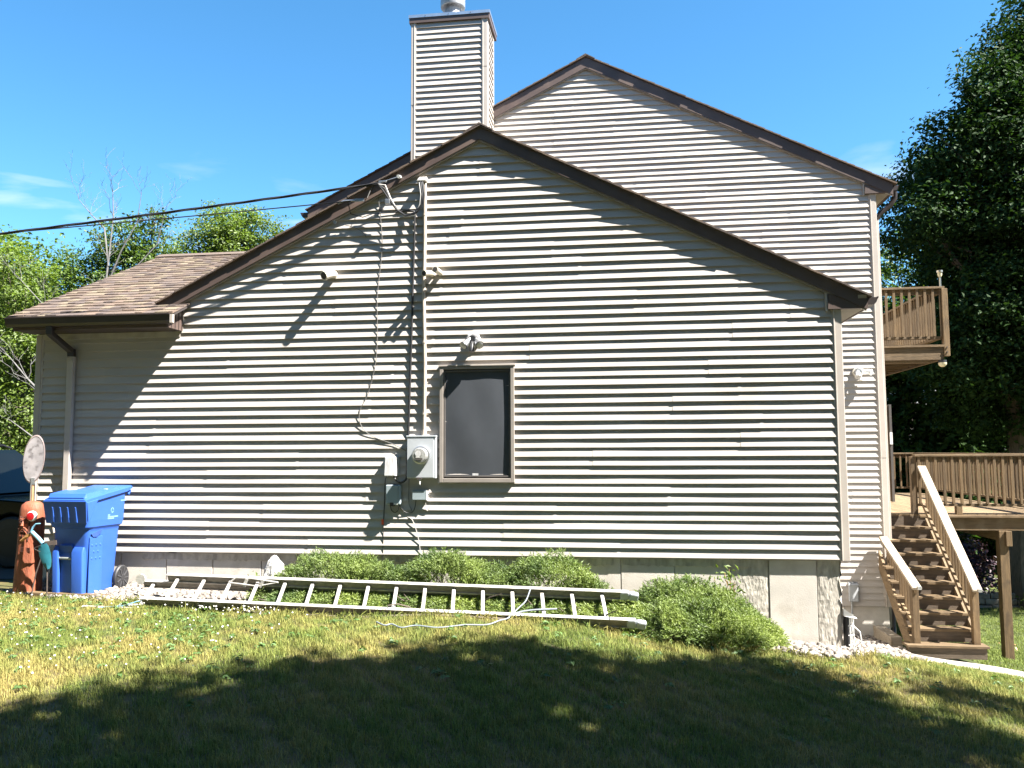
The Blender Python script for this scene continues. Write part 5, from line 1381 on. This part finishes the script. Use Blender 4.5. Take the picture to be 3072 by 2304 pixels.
shrub('purple_shrub', 'dark green shrub left of the purple one behind the stairs', (7.4, 15.4), 1.0, .12, LEAF_D, 62)
shrub('green_shrub', 'small bright green bush at the right end of the stone wall', (10.6, 13.4), .5, .10, LEAF_L, 63, 8)
shrub('green_shrub', 'bushy green shrub beyond the deck post at the right edge', (11.6, 14.4), 1.2, .13, LEAF_D, 64)
for i, z in enumerate((1.62, 1.47)):
    MB().tube(sag((-26, 11.5, z + .1), (-8, 11.8, z), .05, 8), .014, 5).thing('utility_line', CABLEW, ('upper', 'lower')[i] + ' one of two thin pale wires low behind the house corner', 'cable', (-26, 11.5, z), 'thin wires behind the house corner')

# ------------------------------------------------------------------ junipers
def juniper(label, lobes, seed, n):
    r = np.random.default_rng(seed)
    c = np.array(lobes)[:, :3].mean(0); bz = zgf(c[0], c[1]) - .02
    t = empty('juniper_shrub', label, 'shrub', (c[0], c[1], bz), 'low junipers along the foundation')
    base = np.array([c[0], c[1], bz])
    mb = MB()
    for l in lobes:
        for _ in range(5): branch(mb, (c[0] * .4 + l[0] * .6, c[1] * .4 + l[1] * .6, bz - .02), (l[0] + r.normal() * l[3] * .4, l[1] + r.normal() * l[4] * .4, bz + .8 * l[5] * r.uniform(.3, .9)), .014, .004, r, .1, 4)
    mb.build('stem', BARK, t)
    # sprays: (lobe = x, y, _, rx, ry, height above ground)
    w = np.array([l[3] * l[4] for l in lobes]); w = w / w.sum()
    V = []; 
    li = r.choice(len(lobes), n, p=w)
    L = np.array(lobes)[li]
    a_ = r.uniform(0, 2 * np.pi, n); rr_ = np.sqrt(r.uniform(0, 1, n))
    px = L[:, 0] + L[:, 3] * rr_ * np.cos(a_); py = L[:, 1] + L[:, 4] * rr_ * np.sin(a_)
    dome = np.sqrt(np.clip(1 - rr_ ** 2, 0, 1))
    hgt = L[:, 5] * dome * (r.uniform(.15, 1.0, n) ** .35)
    pz = zg(px, py) + .02 + hgt
    d = np.stack([np.cos(a_) * rr_ * .9, np.sin(a_) * rr_ * .9 - .15, .30 + .35 * dome], 1) + r.normal(size=(n, 3)) * .38
    d /= np.linalg.norm(d, axis=1, keepdims=True)
    ln = r.uniform(.07, .17, n) * np.where(r.uniform(0, 1, n) < .07, 1.6, 1.)
    pz = pz + .05 * np.sin(px * 9 + 2 * np.sin(py * 11)) * dome * (hgt > .15)
    sl_ = (px + 4.97) / 5.17; zl = -.368 - .115 * sl_ + (py + 1.33) / .37 * (.188 + .010 * sl_)      # the ladder presses them down
    under = (px < .36) & (py < -.80)
    pz = np.where(under, np.minimum(pz, zl - .085 + .05 * r.uniform(0, 1, n) ** 3), pz)
    d[under, 2] *= .35
    P0 = np.stack([px, py, pz], 1) - d * (ln * .55)[:, None]
    tt, ss, _ = rot_frames(d, r)
    nb_ = 9
    out = np.empty((n, nb_, 3, 3), np.float32)
    for k in range(nb_):
        u = (k + .4) / nb_; ph = k * 2.4
        root = P0 + d * (ln * u * .85)[:, None]
        side = tt * math.cos(ph) + ss * math.sin(ph)
        tipd = d * .85 + side * .62
        bl = (.042 * (1.15 - .55 * u)) * r.uniform(.7, 1.3, n)
        wv = np.cross(tipd, side); wv /= np.linalg.norm(wv, axis=1, keepdims=True) + 1e-9
        out[:, k, 0] = root - wv * .0052; out[:, k, 1] = root + wv * .0052; out[:, k, 2] = root + tipd * bl[:, None]
    V = out.reshape(-1, 3) - base
    link('foliage', raw_mesh('juniper_foliage', V, np.arange(len(V)).reshape(-1, 3), JUN), t)
juniper('first juniper from the left, beside the white rock', [(-3.15, -.55, 0, .70, .50, .50), (-3.55, -.95, 0, .40, .38, .28), (-2.75, -.70, 0, .45, .42, .42), (-3.0, -1.05, 0, .7, .32, .24), (-2.45, -.55, 0, .4, .36, .33)], 71, 5800)
juniper('second juniper from the left, below the electric meter', [(-1.88, -.58, 0, .62, .50, .50), (-2.2, -1.0, 0, .45, .36, .28), (-1.5, -.95, 0, .5, .38, .30), (-1.38, -.58, 0, .40, .36, .36)], 72, 5000)
juniper('third juniper from the left, just right of the window', [(-.72, -.55, 0, .60, .50, .52), (-.35, -.9, 0, .5, .42, .38), (-1.0, -1.0, 0, .5, .36, .30), (-.1, -1.1, 0, .45, .36, .32)], 73, 4600)
juniper('largest juniper, spreading at the right end of the ladder', [(.70, -.60, 0, .66, .50, .50), (1.0, -.72, 0, .52, .46, .44), (.30, -1.15, 0, .55, .36, .34), (.90, -1.08, 0, .52, .36, .36), (1.32, -.72, 0, .30, .34, .28)], 74, 8200)
r_ = np.random.default_rng(81)
t = empty('sapling', 'thin yellow green sapling growing out of the largest juniper', 'sapling', (1.08, -.45, zgf(1.08, -.45)))
mb = MB(); P = []; N = []
for k in range(6):
    q = Vector((1.05 + r_.normal() * .10, -.45 + r_.normal() * .05, -.26 + .22 * r_.uniform(-.2, 1)))
    branch(mb, (1.08, -.45, zgf(1.08, -.45)), q, .007, .003, r_, .06, 5)
    for m in range(9):
        P.append(np.array(q) + r_.normal(size=3) * .055 - np.array([0, 0, .03])); N.append(np.array([0, -.5, .6]) + r_.normal(size=3) * .5)
mb.build('stem', STICK, t)
link('foliage', leaf_mesh('foliage', np.array(P) - np.array(t.location), np.array(N), .075, LEAF_Y, r_, .35), t)
P = np.array([(-4.09, -.42, -.27)] * 26) + r_.normal(size=(26, 3)) * np.array([.05, .04, .06])
t = empty('weed', 'yellowish weed growing left of the white rock', 'weed', (-4.09, -.42, zgf(-4.09, -.42)))
mb = MB()
for k in range(5): branch(mb, (-4.09, -.42, zgf(-4.09, -.42)), P[k], .004, .002, r_, .05, 4)
mb.build('stem', STICK, t)
link('foliage', leaf_mesh('foliage', P - np.array(t.location), r_.normal(size=(26, 3)) + np.array([0, -.4, .5]), .08, LEAF_Y, r_, .35), t)

# ------------------------------------------------------------------ gravel
import bmesh
_bm = bmesh.new(); bmesh.ops.create_icosphere(_bm, subdivisions=1, radius=1.); _bm.verts.ensure_lookup_table()
ICO_V = np.array([v.co[:] for v in _bm.verts]); ICO_F = np.array([[v.index for v in f.verts] for f in _bm.faces]); _bm.free()
def gravel(name, label, poly, inside, n, seed, smin=.014, smax=.032):
    r = np.random.default_rng(seed); Pq = np.array(poly); x0, y0 = Pq.min(0); x1, y1 = Pq.max(0)
    X = r.uniform(x0, x1, n * 3); Y = r.uniform(y0, y1, n * 3)
    Y = Y + r.normal(size=len(Y)) * .05
    ok = inside(X, Y); X, Y = X[ok][:n], Y[ok][:n]; m = len(X)
    s_ = r.uniform(smin, smax, m) * r.choice([1, 1, 1.35], m)
    Vv = ICO_V[None] * (1 + r.uniform(-.28, .28, (m, 12, 1)))
    Vv = Vv * np.stack([r.uniform(.8, 1.4, m), r.uniform(.7, 1.1, m), r.uniform(.5, .8, m)], 1)[:, None] * s_[:, None, None]
    a_ = r.uniform(0, 6.28, m); ca, sa = np.cos(a_)[:, None], np.sin(a_)[:, None]; tl = r.normal(size=m) * .45; ct, st_ = np.cos(tl)[:, None], np.sin(tl)[:, None]
    x, y, z = Vv[..., 0], Vv[..., 1], Vv[..., 2]; x, z = x * ct - z * st_, x * st_ + z * ct; x, y = x * ca - y * sa, x * sa + y * ca
    Vv = np.stack([x + X[:, None], y + Y[:, None], z + (zg(X, Y) + .008 + s_ * r.uniform(.1, .7, m))[:, None]], -1)
    F = (ICO_F[None] + (np.arange(m) * 12)[:, None, None]).reshape(-1, 3)
    return tag(link(name, raw_mesh(name, Vv.reshape(-1, 3), F, STONE)), label, 'gravel', None, 'stuff')
gravel('gravel', 'pale gravel in the bed under the blue bin and ladder', [(-7.05, -.95), (-4.0, -1.5), (-3.6, -1.5), (-3.6, -.05), (-7.05, -.05)], lambda x, y: inLB(x, y) & (x < -3.45 + .3 * np.sin(y * 9)), 3400, 91)
gravel('gravel', 'pale crushed stone at the house corner below the steps', RB, inRB, 5200, 92, .016, .036)

# ------------------------------------------------------------------ grass
def blades(n_per, xr, yr, mask, hmin, hmax, wid, seed):
    r = np.random.default_rng(seed); A = (xr[1] - xr[0]) * (yr[1] - yr[0]); n = int(A * n_per)
    X = r.uniform(*xr, n); Y = r.uniform(*yr, n)
    clump = np.sin(X * 9.1 + 3 * np.sin(Y * 5.3)) * np.sin(Y * 8.3 + 2 * np.sin(X * 4.1)) + .6 * np.sin(X * 23 + Y * 17)
    ok = mask(X, Y) & (r.uniform(-1.6, 1.2, n) < clump + .75); X, Y, clump = X[ok], Y[ok], clump[ok]; m = len(X)
    h = r.uniform(hmin, hmax, m) * (1 + .28 * np.clip(clump, -1, 1)); tall = r.uniform(0, 1, m) < .02; h[tall] *= 1.7
    az = r.uniform(0, 2 * np.pi, m); lean = np.abs(r.normal(size=m)) * .5 + .12
    dx, dy = np.cos(az), np.sin(az); wx, wy = -dy, dx; w = wid * r.uniform(.6, 1.3, m)
    Z = zg(X, Y) - .004
    V = np.empty((m, 5, 3), np.float32)
    b = np.stack([X, Y, Z], 1); wv = np.stack([wx, wy, 0 * wx], 1) * w[:, None]
    mid = b + np.stack([dx * lean * h * .3, dy * lean * h * .3, h * .55], 1); tip = b + np.stack([dx * lean * h, dy * lean * h, h * (1 - .25 * np.minimum(lean, 1))], 1)
    V[:, 0] = b - wv; V[:, 1] = b + wv; V[:, 2] = mid + wv * .75; V[:, 3] = mid - wv * .75; V[:, 4] = tip
    i = np.arange(m)[:, None] * 5
    return V.reshape(-1, 3), [i + np.array([[0, 1, 2, 3]]), i + np.array([[3, 2, 4]])]
def lawn_mask(x, y):
    e = bed_edge(x) + .06 * np.sin(x * 7) + .03 * np.sin(x * 19)
    return ((x < 3.7) & (y < e)) | ((x >= 3.7) & (y < .92 + .04 * np.sin(x * 8)) & (y < .8 + (x - 3.5) * .6))
V, F = blades(7200, (-9.5, 7.0), (-6.2, 1.8), lawn_mask, .028, .062, .0021, 101)
g1 = tag(link('grass', raw_mesh('grass', V, F, GRASS)), 'patchy half dry front lawn grass in sun and shade', 'grass', None, 'stuff')
V, F = blades(2600, (-12, 8), (-9.2, -6.2), lawn_mask, .03, .06, .0032, 102)
g2 = tag(link('grass', raw_mesh('grass', V, F, GRASS)), 'front lawn grass close to the camera', 'grass', None, 'stuff')
V, F = blades(1500, (4.3, 13.5), (2.9, 13.6), lambda x, y: (x > 4.35 + .0 * y) & ~((x < 5.0) & (y < 4.9)), .03, .06, .0042, 103)
g3 = tag(link('grass', raw_mesh('grass', V, F, GRASS)), 'lush green back lawn under and beyond the deck', 'grass', None, 'stuff')
V, F = blades(160, (4.5, 30), (14, 30), lambda x, y: x > 4, .04, .08, .012, 104)
g4 = tag(link('grass', raw_mesh('grass', V, F, GRASS)), 'far back lawn behind the stone wall', 'grass', None, 'stuff')
# taller tufts along the bed edge and broad leaved weeds
r_ = np.random.default_rng(7)
X = r_.uniform(-6.5, 3.6, 900); Y = bed_edge(X) + r_.normal(size=900) * .05 - .02
m = len(X); P = np.stack([X, Y, zg(X, Y) + .035], 1)
link_ = tag(link('edge_grass', leaf_mesh('edge_grass', P, np.stack([r_.normal(size=m), r_.normal(size=m) - .6, 0 * X + .25], 1), .12, GRASS, r_, .06, .02)), 'taller grass tufts along the edge of the beds', 'grass', None, 'stuff')
P = []; N = []
for _ in range(330):
    x = r_.uniform(-7.5, 4.5); y = bed_edge(x) - .1 - abs(r_.normal()) * 1.5
    if r_.uniform() < .45: x = r_.uniform(-7.5, -3.2); y = r_.uniform(-3.4, bed_edge(x) - .1)
    for k in range(int(r_.integers(6, 12))):
        a_ = r_.uniform(0, 6.28); rr_ = r_.uniform(.01, .045)
        P.append((x + rr_ * math.cos(a_), y + rr_ * math.sin(a_), zgf(x, y) + r_.uniform(.02, .05))); N.append((math.cos(a_) * .5, math.sin(a_) * .5, 1.))
LEAF_W = M('lawn_weed_leaf', (.065, .12, .03), .55, .25, 2, island=.3, transl=.25)
tag(link('lawn_weeds', leaf_mesh('lawn_weeds', np.array(P), np.array(N), .05, LEAF_W, r_, .45)), 'broad leaved weeds and clover scattered in the lawn', 'weeds', None, 'stuff')
P = []; 
for _ in range(260):
    if r_.uniform() < .25: x = r_.uniform(-4.6, -3.4); y = bed_edge(x) - abs(r_.normal()) * .12
    else: x = r_.uniform(-7.8, -3.0); y = bed_edge(x) - .1 - r_.uniform(0, 1) ** 1.3 * 2.6
    P.append((x, y, zgf(x, y) + r_.uniform(.05, .085)))
P = np.array(P); m = len(P); s_ = r_.uniform(.006, .011, m)
Vv = ICO_V[None] * s_[:, None, None] * np.array([1, 1, .8]) + P[:, None]
tag(link('clover_flowers', raw_mesh('clover_flowers', Vv.reshape(-1, 3), (ICO_F[None] + (np.arange(m) * 12)[:, None, None]).reshape(-1, 3), M('clover_white', (.62, .60, .54), .8))), 'small white clover flowers dotted in the left lawn', 'clover flowers', None, 'stuff')
# fallen leaves and twigs on the back lawn
P = np.stack([r_.uniform(5.2, 7.5, 26), r_.uniform(5.5, 9.5, 26)], 1); P = np.concatenate([P, zg(P[:, 0], P[:, 1])[:, None] + .05], 1)
tag(link('fallen_leaves', leaf_mesh('fallen_leaves', P, r_.normal(size=(26, 3)) * .3 + np.array([0, 0, 1]), .09, STICK, r_, .5)), 'brown fallen leaves on the bright back lawn', 'leaves', None, 'stuff')
